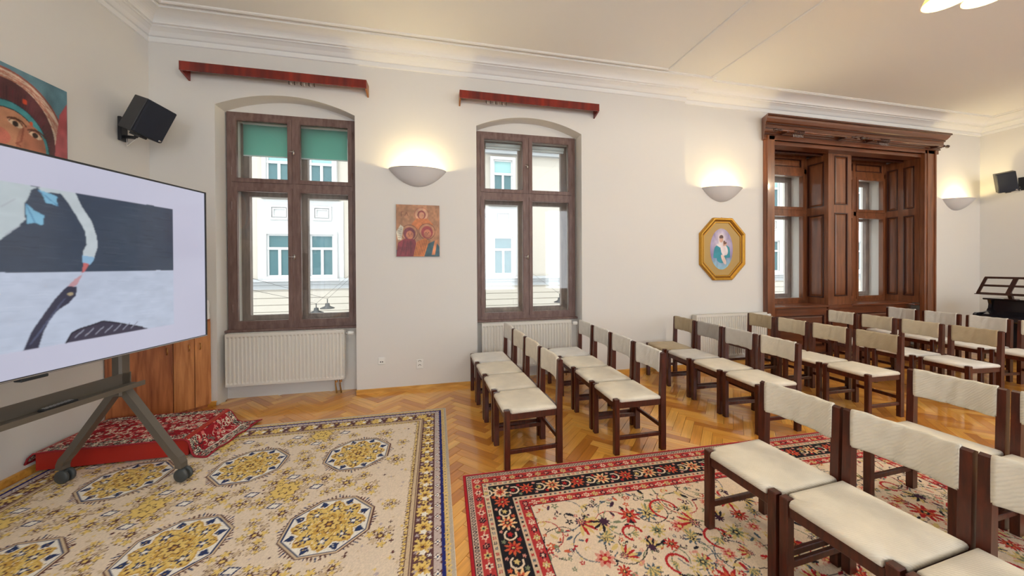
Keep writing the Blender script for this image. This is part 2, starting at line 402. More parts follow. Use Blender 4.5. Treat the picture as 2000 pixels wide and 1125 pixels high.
w.box(AX0, AX1, 5.07, 5.4, -.2, .86).box(AX0, AX1, 5.07, 5.4, 3.2, 3.6).box(6.60, 7.16, 5.07, 5.4, .86, 3.2).box(8.60, AX1, 5.07, 5.4, .86, 3.2)
struct(w, 'wall_alcove', 'wall_paint')

def sweep(prof, path):
    n = len(path); out = MB(); rows = []
    seg = []
    for i in range(n-1):
        d = Vector((path[i+1][0]-path[i][0], path[i+1][1]-path[i][1])).normalized(); seg.append((d, Vector((d.y, -d.x))))
    for p, z in prof:
        row = []
        for i in range(n):
            P = Vector(path[i])
            if i == 0: q = P+seg[0][1]*p
            elif i == n-1: q = P+seg[-1][1]*p
            else:
                n1, n2 = seg[i-1][1], seg[i][1]; q = P+(n1+n2)*(p/(1+n1.dot(n2)))
            row.append((q.x, q.y, z))
        rows.append(row)
    vs_ = [v for r in rows for v in r]; fs = []
    for j in range(len(prof)-1):
        for i in range(n-1): fs.append((j*n+i, j*n+i+1, (j+1)*n+i+1, (j+1)*n+i))
    return out.add(vs_, fs)
PATH = [(XL, YREAR), (XL, YA), (XS, YA), (XS, YB), (XR, YB), (XR, YREAR)]
cove = [(.125+.145*(1-math.cos(t*PI/2/8)), 4.085+.075*math.sin(t*PI/2/8)) for t in range(9)]
prof = [(0, 3.94), (.014, 3.945), (.014, 3.985), (.006, 3.99), (.006, 4.0), (.022, 4.004), (.03, 4.012), (.05, 4.04), (.085, 4.062), (.102, 4.066), (.102, 4.078), (.125, 4.082)]+cove[1:]+[(.27, 4.172), (.285, 4.172), (.285, 4.19)]
struct(sweep(prof, PATH), 'trim_1', 'ceiling_paint')
mprof = [(-.022, 4.187), (-.02, 4.176), (-.008, 4.168), (.006, 4.168), (.018, 4.176), (.02, 4.187)]
struct(sweep(mprof, [(XL+.32, YREAR), (XL+.32, 4.11), (3.10, 4.11), (3.10, YREAR)]), 'trim_2', 'ceiling_paint')
struct(sweep(mprof, [(3.83, YREAR), (3.83, 4.24), (XR-.3, 4.24), (XR-.3, YREAR)]), 'trim_3', 'ceiling_paint')

# baseboards
bprof = [(.0, .05), (.012, .05), (.022, .042), (.026, .0)]
def baseboard(name, path): struct(sweep(bprof, path), name, 'baseboard_wood')
baseboard('baseboard_left', [(XL, YREAR), (XL, YA), (OPEN[0][0], YA)])
baseboard('baseboard_middle', [(OPEN[0][1], YA), (OPEN[1][0], YA)])
baseboard('baseboard_back', [(OPEN[1][1], YA), (XS, YA), (XS, YB), (5.05, YB)])
baseboard('baseboard_right', [(8.95, YB), (XR, YB), (XR, YREAR)])

# floor: herringbone of single planks
floor = struct(MB().box(XL-.3, XR+.3, YREAR, 5.0, -.2, -.012), 'floor', 'floor_joint')
PL, PW, PT = .40, .08, .012
RUG2_ROT = -0.0215
def plank_mesh():
    g = .0009; ch = .0012
    x, y = PL/2-g, PW/2-g
    vs_ = [(-x, -y, -PT), (x, -y, -PT), (x, y, -PT), (-x, y, -PT), (-x, -y, -ch), (x, -y, -ch), (x, y, -ch), (-x, y, -ch),
           (-x+ch, -y+ch, 0), (x-ch, -y+ch, 0), (x-ch, y-ch, 0), (-x+ch, y-ch, 0)]
    fs = [(0, 1, 5, 4), (1, 2, 6, 5), (2, 3, 7, 6), (3, 0, 4, 7), (4, 5, 9, 8), (5, 6, 10, 9), (6, 7, 11, 10), (7, 4, 8, 11), (8, 9, 10, 11)]
    return vs_, fs
PV, PF = plank_mesh()
spots = []
c45 = math.sqrt(.5)
for k in range(-220, 221):
    for j in range(-40, 41):
        for kind in (0, 1):
            if kind == 0: u, v = k*PW+j*PL+PL/2, k*PW-j*PL+PW/2
            else: u, v = k*PW+j*PL+PW/2, k*PW-j*PL+PW+PL/2
            X, Y = (u-v)*c45+1.05, (u+v)*c45+1.6
            if not (XL-.1 < X < XR+.1 and -.4 < Y < 4.78): continue
            inroom = Y < YN+.1
            if Y > YA+.12 and not any(a-.05 < X < bb+.05 for a, bb in OPEN): continue
            if Y > YN+.1: continue
            spots.append((X, Y, PI/4 if kind == 0 else 3*PI/4))
def hidden(X, Y):
    if X < .02 and Y < 3.65: return True
    if .22 < X < 3.65 and Y < 2.42: return True
    if X < -1.95 and 3.2 < Y < 3.85: return True
    return False
seen = []
for sp in spots:
    p = project(sp[0], sp[1], 0)
    if p and -20 < p[0] < 2020 and -20 < p[1] < 1145 and not hidden(sp[0], sp[1]): seen.append((p[2], sp))
seen.sort(); near = [sp for _, sp in seen[:300]]; nearset = set(near)
pm = bpy.data.meshes.new('plank'); pm.from_pydata(PV, [], PF); uvl = pm.uv_layers.new(name='grain')
for lp in pm.loops: co = pm.vertices[lp.vertex_index].co; uvl.data[lp.index].uv = (co.x, co.y)
pm.materials.append(MATS['parquet_plank'])
for X, Y, a in near:
    o = bpy.data.objects.new('plank', pm); COL.objects.link(o); o.parent = floor; o.location = (X, Y, 0); o.rotation_euler = (0, 0, a)
rest = MB(); uvs = []
for X, Y, a in spots:
    if (X, Y, a) in nearset: continue
    ca, sa = math.cos(a), math.sin(a)
    rest.add([(X+x*ca-y*sa, Y+x*sa+y*ca, z) for x, y, z in PV], PF); uvs += [(x, y) for x, y, z in PV]
ro = rest.build('planks', 'parquet_rest', floor, fix=False); ro['kind'] = 'stuff'
uvl = ro.data.uv_layers.new(name='grain')
li = np.empty(len(ro.data.loops), dtype=np.int32); ro.data.loops.foreach_get('vertex_index', li)
uvl.data.foreach_set('uv', np.array(uvs)[li].ravel())

# ------------------------------------------------------------------ casement windows in the niches
def ring(mb, x0, x1, z0, z1, wd, y0, y1):
    mb.box(x0, x0+wd, y0, y1, z0, z1); mb.box(x1-wd, x1, y0, y1, z0, z1)
    mb.box(x0+wd, x1-wd, y0, y1, z0, z0+wd); mb.box(x0+wd, x1-wd, y0, y1, z1-wd, z1); return mb
def niche_window(name, xc):
    t = thing(name, loc=(xc, YN, 0), kind='structure')
    f = MB(); ring(f, -.70, .70, .80, 3.34, .052, -.01, .055); f.box(-.648, .648, -.01, .055, 2.465, 2.53)
    f.box(-.022, .022, -.012, .055, .85, 2.47); f.box(-.022, .022, -.012, .055, 2.53, 3.29); f.build('frame', 'window_wood', t)
    for sx in (-1, 1):
        for z0, z1 in ((.85, 2.468), (2.527, 3.29)):
            x0, x1 = sorted((sx*.022, sx*.648))
            s_ = ring(MB(), x0, x1, z0, z1, .04, -.022, .03); ring(s_, x0+.036, x1-.036, z0+.036, z1-.036, .012, -.016, .02)
            so = s_.build('sash', 'window_wood', t)
            MB().box(x0+.04, x1-.04, .004, .008, z0+.04, z1-.04).build('pane', 'window_glass', so)
    g = MB().box(-.009, .009, -.03, -.012, 1.62, 1.68); g.tube([(0, -.03, 1.65), (0, -.05, 1.65), (-.055, -.05, 1.652)], .004, 6); g.build('handle', 'chrome', t, True)
    g = MB().box(-.008, .008, -.03, -.012, 2.87, 2.93); g.tube([(0, -.03, 2.9), (0, -.05, 2.9), (-.04, -.05, 2.902)], .004, 6); g.build('handle', 'chrome', t, True)
    for sx in (-1, 1):
        for z in (1.05, 2.25, 2.65, 3.15): MB().tube([(sx*.652, -.018, z-.045), (sx*.652, -.018, z+.045)], .008, 6).build('hinge', 'window_wood', t)
    MB().bbox(-.72, .72, -.06, .05, .775, .803, .006).build('sill', 'window_wood', t)
    # outer casement
    f = MB(); y0, y1 = .19, .25
    ring(f, -.66, .66, .845, 3.29, .05, y0, y1); f.box(-.61, .61, y0, y1, 2.45, 2.56); f.box(-.03, .03, y0, y1, .9, 3.24); f.build('outer_frame', 'window_wood_pale', t)
    for sx in (-1, 1):
        for z0, z1 in ((.885, 2.45), (2.56, 3.245)):
            x0, x1 = sorted((sx*.03, sx*.615)); so = ring(MB(), x0, x1, z0, z1, .055, y0-.012, y1-.01).build('outer_sash', 'window_wood_pale', t)
            MB().box(x0+.05, x1-.05, y0+.01, y0+.014, z0+.05, z1-.05).build('pane', 'window_glass', so)
    li_ = MB().box(-.665, -.655, .055, .38, .845, 3.29).box(.655, .665, .055, .38, .845, 3.29).box(-.655, .655, .055, .38, 3.28, 3.29).box(-.655, .655, .055, .40, .845, .855)
    li_.build('lining', 'reveal_paint', t)
    return t
XC1, XC2 = -1.66, 1.24
niche_window('window_1', XC1); niche_window('window_2', XC2)
for i, (x0, x1) in enumerate(((-2.255, -1.745), (-1.625, -1.095))):
    t = thing('roller_blind', 'half-lowered green roller blind in the %s upper pane of the window near the television' % ('left', 'right')[i], 'blind', ((x0+x1)/2, 4.745, 2.87), group='green blinds')
    h = (x1-x0)/2
    MB().box(-h, h, -.001, .001, .012, .38).build('cloth', 'blind_green', t)
    MB().tube([(-h, 0, .395), (h, 0, .395)], .016, 10).build('roller', 'white_plastic', t, True)
    MB().bbox(-h, h, -.006, .006, 0, .014, .002).build('bottom_bar', 'blind_white', t)
for i, (x0, x1) in enumerate(((.68, 1.17), (1.31, 1.82))):
    t = thing('roller_blind', 'white rolled-up blind at the top of the %s upper pane behind the chairs' % ('left', 'right')[i], 'blind', ((x0+x1)/2, 4.74, 3.17), group='white rolled blinds')
    h = (x1-x0)/2
    MB().tube([(-h, 0, .04), (h, 0, .04)], .026, 12).build('roller', 'blind_white', t, True)
    MB().bbox(-h, h, -.008, .008, -.012, .012, .003).build('bottom_bar', 'blind_white', t)

# ------------------------------------------------------------------ panelled double window alcove
def panel_board(parent, name, P0, U, W_, H_, cols, rows, nrm, material='alcove_wood', th=.03, rail=.06):
    """board with raised-and-fielded panels: P0 lower-left corner, U unit vector along, nrm unit normal towards the room"""
    U = Vector(U); Nn = Vector(nrm); Zv = Vector((0, 0, 1)); P0 = Vector(P0)
    mtx = Matrix(((U.x, Zv.x, Nn.x, P0.x), (U.y, Zv.y, Nn.y, P0.y), (U.z, Zv.z, Nn.z, P0.z), (0, 0, 0, 1)))
    b_ = MB(); b_.box(0, W_, 0, H_, -th, -.016)
    xs_ = sorted(set([0, W_]+[c for q in cols for c in q])); 
    edges = [0]+[c for q in cols for c in q]+[W_]
    for i in range(0, len(edges), 2): b_.box(edges[i], edges[i+1], 0, H_, -.016, 0)
    zed = [0]+[c for q in rows for c in q]+[H_]
    for (a, c) in cols:
        for i in range(0, len(zed), 2): b_.box(a, c, zed[i], zed[i+1], -.016, 0)
    o = b_.xf(mtx).build(name, material, parent)
    for (a, c) in cols:
        for (z0, z1) in rows:
            bead = MB(); wd = .016
            bead.box(a, a+wd, z0, z1, -.016, .007); bead.box(c-wd, c, z0, z1, -.016, .007); bead.box(a+wd, c-wd, z0, z0+wd, -.016, .007); bead.box(a+wd, c-wd, z1-wd, z1, -.016, .007)
            bead.xf(mtx).build('moulding', 'alcove_dark', o)
            g = .03; vs_ = [(a+wd, z0+wd, -.015), (c-wd, z0+wd, -.015), (c-wd, z1-wd, -.015), (a+wd, z1-wd, -.015), (a+wd+g, z0+wd+g, -.004), (c-wd-g, z0+wd+g, -.004), (c-wd-g, z1-wd-g, -.004), (a+wd+g, z1-wd-g, -.004)]
            MB().add(vs_, [(0, 1, 5, 4), (1, 2, 6, 5), (2, 3, 7, 6), (3, 0, 4, 7), (4, 5, 6, 7)]).xf(mtx).build('panel', material, o)
    return o
aw = thing('window_3', loc=(0, 0, 0), kind='structure')
aw['label'] = 'dark panelled wooden double window alcove with carved cornice'
YF = 4.63; ZS = .82
# casing to either side, projecting from the wall
for x0, x1, s_ in ((5.08, 5.235, 1), (8.54, 8.80, -1)):
    q = MB().bbox(x0, x1, 4.42, 4.49, 0, 3.56, .004)
    e0, e1 = (x0, x0+.03) if s_ > 0 else (x1-.03, x1)
    q.box(e0, e1, 4.405, 4.43, 0, 3.56)
    if s_ < 0: q.box(x0+.05, x0+.065, 4.41, 4.43, 0, 3.56)
    q.build('casing', 'alcove_wood', aw)
# cornice of stacked mouldings along the head
cp = [(0, 3.50), (.07, 3.50), (.07, 3.56), (.085, 3.565), (.085, 3.60), (.10, 3.605), (.115, 3.63), (.12, 3.66), (.12, 3.70), (.135, 3.705), (.135, 3.725), (.155, 3.74), (.18, 3.775), (.19, 3.80), (.205, 3.805), (.205, 3.835), (0, 3.85)]
n = len(cp); vs_ = []
for xx, sgn in ((5.06, -1), (8.84, 1)):
    vs_ += [(xx+sgn*p*.55, YB-p, z) for p, z in cp]
MB().add(vs_, [(i, i+1, n+i+1, n+i) for i in range(n-1)]+[tuple(range(n)), tuple(range(2*n-1, n-1, -1))]).build('cornice', 'alcove_wood_cross', aw)
for p_, z0_, z1_ in ((.088, 3.566, 3.580), (.123, 3.640, 3.652), (.138, 3.708, 3.722), (.208, 3.806, 3.814)):
    MB().box(5.06-p_*.5, 8.84+p_*.5, YB-p_-.006, YB-p_+.01, z0_, z1_).build('cornice_bead', 'alcove_dark', aw)
MB().box(5.2, 8.62, 4.44, 5.06, 3.50, 3.60).box(5.2, 8.6, 4.47, 4.66, 3.44, 3.50).build('soffit', 'alcove_wood_cross', aw)
MB().box(5.2, 8.6, 4.72, 4.76, 3.42, 3.5).box(5.2, 8.6, 4.84, 4.87, 3.45, 3.5).build('soffit_moulding', 'alcove_dark', aw)
# central pier
panel_board(aw, 'pier', (6.62, YF, ZS), (1, 0, 0), .52, 3.45-ZS, [(.135, .43)], [(.15, 1.60), (1.74, 2.59)], (0, -1, 0))
panel_board(aw, 'pier_side', (6.62, 5.03, ZS), (0, -1, 0), .37, 3.45-ZS, [(.06, .33)], [(.12, 1.58), (1.72, 2.50)], (-1, 0, 0))
panel_board(aw, 'pier_side', (7.14, YF+.03, ZS), (0, 1, 0), .37, 3.45-ZS, [(.06, .33)], [(.12, 1.58), (1.72, 2.50)], (1, 0, 0))
# panelled reveals either side
panel_board(aw, 'shutter', (8.555, 5.03, ZS), (0, -1, 0), .545, 3.46-ZS, [(.07, .23), (.31, .46)], [(.12, 1.60), (1.72, 2.50)], (-1, 0, 0))
panel_board(aw, 'shutter', (5.22, 4.485, ZS), (0, 1, 0), .545, 3.46-ZS, [(.085, .235), (.315, .475)], [(.12, 1.60), (1.72, 2.50)], (1, 0, 0))
# sill boards and apron
MB().bbox(5.2, 6.63, 4.60, 5.04, .79, .822, .006).bbox(7.13, 8.57, 4.60, 5.04, .79, .822, .006).bbox(8.44, 8.57, 4.50, 4.61, .775, .80, .006).build('sill', 'alcove_wood_cross', aw)
MB().box(6.60, 7.16, 4.615, 4.70, .76, .825).build('pier_base', 'alcove_wood_cross', aw)
panel_board(aw, 'apron', (5.2, 4.64, 0), (1, 0, 0), 3.4, .79, [(.12, 1.34), (1.50, 1.90), (2.06, 3.28)], [(.12, .66)], (0, -1, 0), 'alcove_wood_cross')
# the two inner windows
for x0, x1, xc in ((5.16, 6.62, 5.80), (7.14, 8.58, 7.775)):
    f = MB(); ring(f, x0, x1, .822, 3.5, .05, 4.99, 5.06); f.box(x0, x1, 4.985, 5.06, 2.44, 2.52); f.box(xc-.03, xc+.03, 4.985, 5.06, .87, 3.2); f.box(x0, x1, 4.99, 5.06, 3.17, 3.26)
    f.build('frame', 'alcove_wood', aw)
    panel_board(aw, 'head_panel', (x0+.03, 5.0, 3.24), (1, 0, 0), x1-x0-.06, .24, [(.08, xc-x0-.07), (xc-x0+.01, x1-x0-.14)], [(.05, .19)], (0, -1, 0))
    for s0, s1 in ((x0+.05, xc-.03), (xc+.03, x1-.05)):
        for z0, z1 in ((.87, 2.445), (2.515, 3.175)):
            so = ring(MB(), s0, s1, z0, z1, .05, 4.975, 5.045).build('sash', 'alcove_wood', aw)
            MB().box(s0+.045, s1-.045, 5.01, 5.014, z0+.045, z1-.045).build('pane', 'window_glass', so)
    MB().box(x0-.0, x0+.03, 5.06, 5.38, .86, 3.2).box(x1-.03, x1, 5.06, 5.38, .86, 3.2).box(x0, x1, 5.06, 5.38, 3.17, 3.2).box(x0, x1, 5.06, 5.42, .855, .88).build('lining', 'reveal_paint', aw)
    f = MB(); ring(f, x0+.03, x1-.03, .88, 3.17, .05, 5.24, 5.30); f.box(x0+.03, x1-.03, 5.24, 5.30, 2.42, 2.52); f.box(xc-.04, xc+.04, 5.24, 5.30, .9, 3.15); f.build('outer_frame', 'window_wood_pale', aw)
    for s0, s1 in ((x0+.08, xc-.04), (xc+.04, x1-.08)):
        for z0, z1 in ((.93, 2.42), (2.52, 3.12)):
            so = ring(MB(), s0, s1, z0, z1, .045, 5.235, 5.29).build('outer_sash', 'window_wood_pale', aw)
            MB().box(s0+.04, s1-.04, 5.26, 5.264, z0+.04, z1-.04).build('pane', 'window_glass', so)
# curtain rods with finials and rings on the alcove cornice
def curtain_rod(x0, x1, y, z, label, rings_at):
    t = thing('curtain_rod', label, 'curtain rod', ((x0+x1)/2, y, z), group='curtain rods on the alcove cornice'); h = (x1-x0)/2
    MB().tube([(-h, 0, 0), (h, 0, 0)], .016, 10).build('rod', 'alcove_wood_cross', t, True)
    for s_ in (-1, 1):
        MB().lathe([(.002, -.0), (.018, .0), (.022, .02), (.013, .035), (.012, .07), (.02, .085), (.027, .105), (.027, .125), (.016, .145), (.001, .15)], 12, (s_*h, 0, 0), 'x').xf(Matrix.Identity(4)).build('finial', 'alcove_dark', t, True) if s_ > 0 else \
        MB().lathe([(.002, 0), (.018, 0), (.022, -.02), (.013, -.035), (.012, -.07), (.02, -.085), (.027, -.105), (.027, -.125), (.016, -.145), (.001, -.15)], 12, (s_*h, 0, 0), 'x').build('finial', 'alcove_dark', t, True)
        MB().bbox(s_*(h-.12)-.02, s_*(h-.12)+.02, -.01, .09, -.03, .02, .006).build('bracket', 'alcove_dark', t)
    for k in range(7):
        cx = rings_at-(x0+x1)/2+k*.03
        pts = [(cx+.004*math.sin(a), .03*math.cos(a), -.012+.03*math.sin(a)) for a in [2*PI*i/12 for i in range(13)]]
        r = MB().tube(pts, .0055, 5, False).build('ring', 'alcove_dark', t, True)
        MB().tube([(cx, 0, -.042), (cx, 0, -.075), (cx+.008, 0, -.085)], .003, 5).build('hook', 'chrome', r)
curtain_rod(5.22, 6.62, 4.30, 3.60, 'carved wooden curtain rod over the left half of the panelled alcove', 5.45)
curtain_rod(6.98, 8.74, 4.30, 3.60, 'carved wooden curtain rod over the right half of the panelled alcove', 7.25)

# ------------------------------------------------------------------ what is outside
struct(MB().box(-30, 60, 5.6, 60, -4.7, -4.5), 'street', 'street_paving')
fb = thing('opposite_building', 'pale cream house front across the street with paired windows', 'building', (0, 14, -4.5))
FZ = 4.5
def fpart(mb, name, material, par=fb):
    mb.v = [(x, y, z+FZ) for x, y, z in mb.v]; return mb.build(name, material, par)
fpart(MB().box(-22, 44, 0, .5, -4.5, 13), 'wall', 'facade_cream')
q = MB()
for z in (-.85, -.6, -.35, -.1, .15, .4): q.box(-22, 44, -.03, 0, z, z+.22)
fpart(q, 'rustication', 'facade_cream')
fpart(MB().box(-22, 44, -.22, 0, .98, 1.08).box(-22, 44, -.14, 0, .88, .98).box(-22, 44, -.06, 0, .70, .88), 'sill_band', 'facade_band')
for c_ in (-11.6, -4.8, 2.0, 8.8, 15.6, 22.4, 29.2):
    fpart(MB().box(c_-1.42, c_+1.42, -.05, 0, 1.08, 3.95), 'surround', 'facade_white')
    for dx in (-.70, .70):
        for z0, z1, k in ((1.16, 2.70, 0), (4.15, 5.85, 1)):
            x0, x1 = c_+dx-.40, c_+dx+.40
            wf = MB(); ring(wf, x0-.12, x1+.12, z0-.1, z1+.12, .12, -.16, 0); ring(wf, x0, x1, z0, z1, .06, -.09, .0)
            zm = z0+(z1-z0)*.66; wf.box(x0, x1, -.11, 0, zm-.04, zm+.05); wf.box((x0+x1)/2-.045, (x0+x1)/2+.045, -.10, 0, z0, zm)
            wo = fpart(wf, 'window', 'facade_white')
            fpart(MB().box(x0+.04, x1-.04, -.058, -.05, z0+.04, zm), 'pane', 'facade_glass', wo)
            fpart(MB().box(x0+.04, x1-.04, -.058, -.05, zm, z1-.04), 'pane', 'facade_blind' if k else 'facade_glass', wo)
            fpart(MB().box(x0-.2, x1+.2, -.24, 0, z0-.16, z0-.1), 'window_ledge', 'facade_white', wo)
        q = MB(); ring(q, c_+dx-.32, c_+dx+.32, 3.22, 3.74, .07, -.12, -.05); ring(q, c_+dx-.22, c_+dx+.22, 3.32, 3.64, .04, -.10, -.05); fpart(q, 'relief_panel', 'facade_white')
    q = MB()
    for s_ in (-1, 1):
        pts = [(c_+s_*(.02+.11*(1-t/14)*math.cos(t*.75)), -.09, 3.52+.16*(1-t/14)*math.sin(t*.75)) for t in range(13)]; q.tube(pts, .025, 6)
    fpart(q, 'scroll_ornament', 'facade_white')
    fpart(MB().tube([(c_+1.72, -.1, .9), (c_+1.72, -.1, 13)], .05, 8), 'drainpipe', 'rust_pipe')
fpart(MB().box(-22, 44, -.35, 0, 6.25, 6.45).box(-22, 44, -.2, 0, 6.1, 6.25), 'cornice', 'facade_band')
for i, (x, y) in enumerate(((-4.6, 10.6), (-1.4, 11.6), (2.6, 10.8))):
    t = thing('street_parasol', 'white parasol top in the street seen through the %s' % ('left pane near the television', 'right pane near the television', 'window behind the chairs')[i], 'parasol', (x, y, -4.5), group='white parasols in the street')
    can = MB(); n = 8; R_ = 1.5
    vs_ = [(0, 0, 4.55)]+[(R_*math.cos(2*PI*k/n), R_*math.sin(2*PI*k/n), 3.95) for k in range(n)]+[(R_*math.cos(2*PI*k/n), R_*math.sin(2*PI*k/n), 3.8) for k in range(n)]
    can.add(vs_, [(0, 1+k, 1+(k+1) % n) for k in range(n)]+[(1+k, 9+k, 9+(k+1) % n, 1+(k+1) % n) for k in range(n)]); can.build('canopy', 'parasol_white', t)
    for k in range(n):
        MB().tube([(0, 0, 4.5), (R_*math.cos(2*PI*k/n), R_*math.sin(2*PI*k/n), 3.93)], .015, 5).build('rib', 'lamp_black', t)
    MB().tube([(0, 0, 0), (0, 0, 4.5)], .03, 8).build('pole', 'lamp_black', t)
for i, (x, y, z) in enumerate(((-2.95, 9.5, .40), (-2.72, 9.6, .50), (3.55, 9.6, .48))):
    t = thing('street_lamp', 'black hanging street lamp, %s' % ('lower one of the pair seen past the television', 'upper one of the pair seen past the television', 'single one seen through the window behind the chairs')[i], 'street lamp', (x, y, z))
    MB().lathe([(.002, .10), (.05, .09), (.06, .02), (.17, -.03), (.17, -.045), (.002, -.045)], 14).build('shade', 'lamp_black', t, True)
    MB().tube([(0, 0, .1), (0, 0, .2)], .012, 6).build('hanger', 'lamp_black', t)
    MB().tube([(0, (4.43, 4.33, 4.33)[i], 1.0), (0, 0, .2), (0, -3.9, .9)], .0035, 5).build('wire', 'lamp_black', t)

# ================================================================== FIXTURES ON THE WALLS
# wooden curtain pelmets over the two niches
for i, (x0, x1, hx) in enumerate(((-2.62, -.778, -1.62), (.295, 2.16, .62))):
    t = thing('curtain_pelmet', 'red-brown veneered curtain pelmet above the window %s' % ('nearest the television', 'behind the front chair rows')[i], 'pelmet', ((x0+x1)/2, YA, 3.60), group='wooden pelmets'); h = (x1-x0)/2
    MB().bbox(-h, h, -.152, -.134, .006, .102, .003).build('front_board', 'mahogany', t)
    for s_ in (-1, 1):
        MB().prism([(-.134, .004), (0, -.035), (0, .102), (-.134, .102)], s_*h, s_*(h-.018), 'x').build('end_board', 'mahogany_end' if s_*(1-2*i) > 0 else 'mahogany', t)
    MB().box(-h+.018, h-.018, -.134, 0, .085, .102).build('top_board', 'mahogany', t)
    MB().box(-h+.03, h-.03, -.10, -.085, .07, .085).build('track', 'white_plastic', t)
    for k in range(9):
        cx = hx-(x0+x1)/2+k*.034+(.012 if k % 3 == 0 else 0)
        MB().tube([(cx, -.0925, .072), (cx, -.0925, -.004), (cx+.006, -.0925, -.012)], .004, 5).build('hook', 'white_plastic' if k % 2 else 'lamp_black', t)

# uplighter bowls
def sconce(x, y, z, label, power=11):
    t = thing('wall_sconce', label, 'wall lamp', (x, y, z), group='plaster uplighters')
    a, bb, h, n, m_ = .345, .205, .205, 28, 10
    def shell(sc):
        P = []
        for j in range(m_+1):
            tt = j/m_; s_ = 1-tt**1.5
            for k in range(n+1):
                ph = PI*k/n; P.append((a*sc*s_*math.cos(ph), -bb*sc*s_*math.sin(ph)-.001, -h*sc*(1-s_**2)))
        return P
    o_, i_ = shell(1), shell(.955); N_ = len(o_); w_ = n+1; fs = []
    for j in range(m_):
        for k in range(n):
            q = (j*w_+k, j*w_+k+1, (j+1)*w_+k+1, (j+1)*w_+k); fs.append(q); fs.append(tuple(N_+i for i in reversed(q)))
    for k in range(n): fs.append((k, k+1, N_+k+1, N_+k))
    MB().add(o_+i_, fs).build('bowl', 'sconce_plaster', t, True, fix=False)
    MB().box(-.06, .06, -.02, 0, -.13, -.03).build('back_plate', 'white_plastic', t)
    MB().lathe([(.001, .025), (.018, .02), (.022, 0), (.014, -.03), (.012, -.05)], 10, (0, -.075, -.06)).build('bulb', 'bulb', t, True)
    ld = bpy.data.lights.new('sconce_light', 'POINT'); ld.energy = power; ld.color = (1, .78, .36); ld.shadow_soft_size = .035
    lo = bpy.data.objects.new('sconce_light', ld); COL.objects.link(lo); lo.parent = t; lo.location = (0, -.10, -.065)
sconce(-.213, YA, 2.72, 'white plaster bowl uplighter on the pier above the small square icon')
sconce(4.29, YB, 2.70, 'white plaster bowl uplighter above the gold octagonal picture')
sconce(9.455, YB, 2.72, 'white plaster bowl uplighter in the far corner right of the panelled alcove')

def ceiling_lamp(x, y, label, z=3.56, power=10):
    t = thing('ceiling_lamp', label, 'ceiling lamp', (x, y, z), group='ceiling lamps')
    MB().lathe([(.001, ZC-z), (.09, ZC-z), (.09, ZC-z-.02), (.05, ZC-z-.04), (.001, ZC-z-.045)], 16).build('rose', 'brass', t, True)
    MB().tube([(0, 0, .17), (0, 0, ZC-z-.03)], .012, 8).build('stem', 'brass', t, True)
    for k in range(4):
        a = -PI/2+.42+k*PI/2; cx, cy = .19*math.cos(a), .19*math.sin(a)
        MB().tube([(0, 0, .22), (cx*.5, cy*.5, .27), (cx, cy, .22), (cx, cy, .16)], .009, 7).build('arm', 'brass', t, True)
        prof_ = [(.025, .16), (.05, .15), (.085, .11), (.11, .06), (.135, .0), (.131, .0), (.106, .06), (.081, .106), (.047, .145), (.02, .155)]
        s_ = MB().lathe(prof_, 24, (cx, cy, 0)).build('shade', 'shade_glass', t, True)
        MB().lathe([(.001, -.0), (.03, .012), (.04, .04), (.032, .075), (.016, .11), (.014, .14)], 12, (cx, cy, 0)).build('bulb', 'bulb', s_, True)
        ld = bpy.data.lights.new('bulb_light', 'POINT'); ld.energy = power; ld.color = (1, .88, .68); ld.shadow_soft_size = .045
        lo = bpy.data.objects.new('bulb_light', ld); COL.objects.link(lo); lo.parent = t; lo.location = (cx, cy, -.01)
ceiling_lamp(3.93, 1.70, 'cream glass bell-shaded ceiling lamp at the upper right')
ceiling_lamp(.2, .9, 'added out-of-view ceiling lamp with cream glass shades over the front carpet, above the camera')  # unseen lamp added to light the room
ceiling_lamp(8.2, 1.4, 'added out-of-view ceiling lamp with cream glass shades brightening the far end of the room', power=17)  # unseen lamp added, and made stronger, to brighten the far chairs

# wall sockets
t = thing('wall_socket', 'small single white socket low on the pier, left of the other', 'socket', (-.655, YA, .383))
MB().bbox(-.04, .04, -.012, 0, -.043, .043, .005).build('plate', 'white_plastic', t)
for dx in (-.011, .011): MB().lathe([(.001, -.0125), (.008, -.0125), (.008, -.011)], 10, (dx, 0, -.012), 'y').build('slot', 'dark_slot', t)
t = thing('wall_socket', 'double white power socket low on the pier, right of the other', 'socket', (-.206, YA, .315))
MB().bbox(-.043, .043, -.012, 0, -.058, .058, .005).build('plate', 'white_plastic', t)
for dz in (-.026, .026):
    c_ = MB().lathe([(.001, -.009), (.019, -.0095), (.021, -.013), (.0235, -.013), (.0235, -.011)], 16, (0, 0, dz), 'y').build('cup', 'white_plastic', t, True)
    MB().tube([(.015*math.cos(a), -.0135, dz+.006+.014*math.sin(a)) for a in [PI*k/8 for k in range(9)]], .003, 5).build('rim_shadow', 'dark_slot', c_)

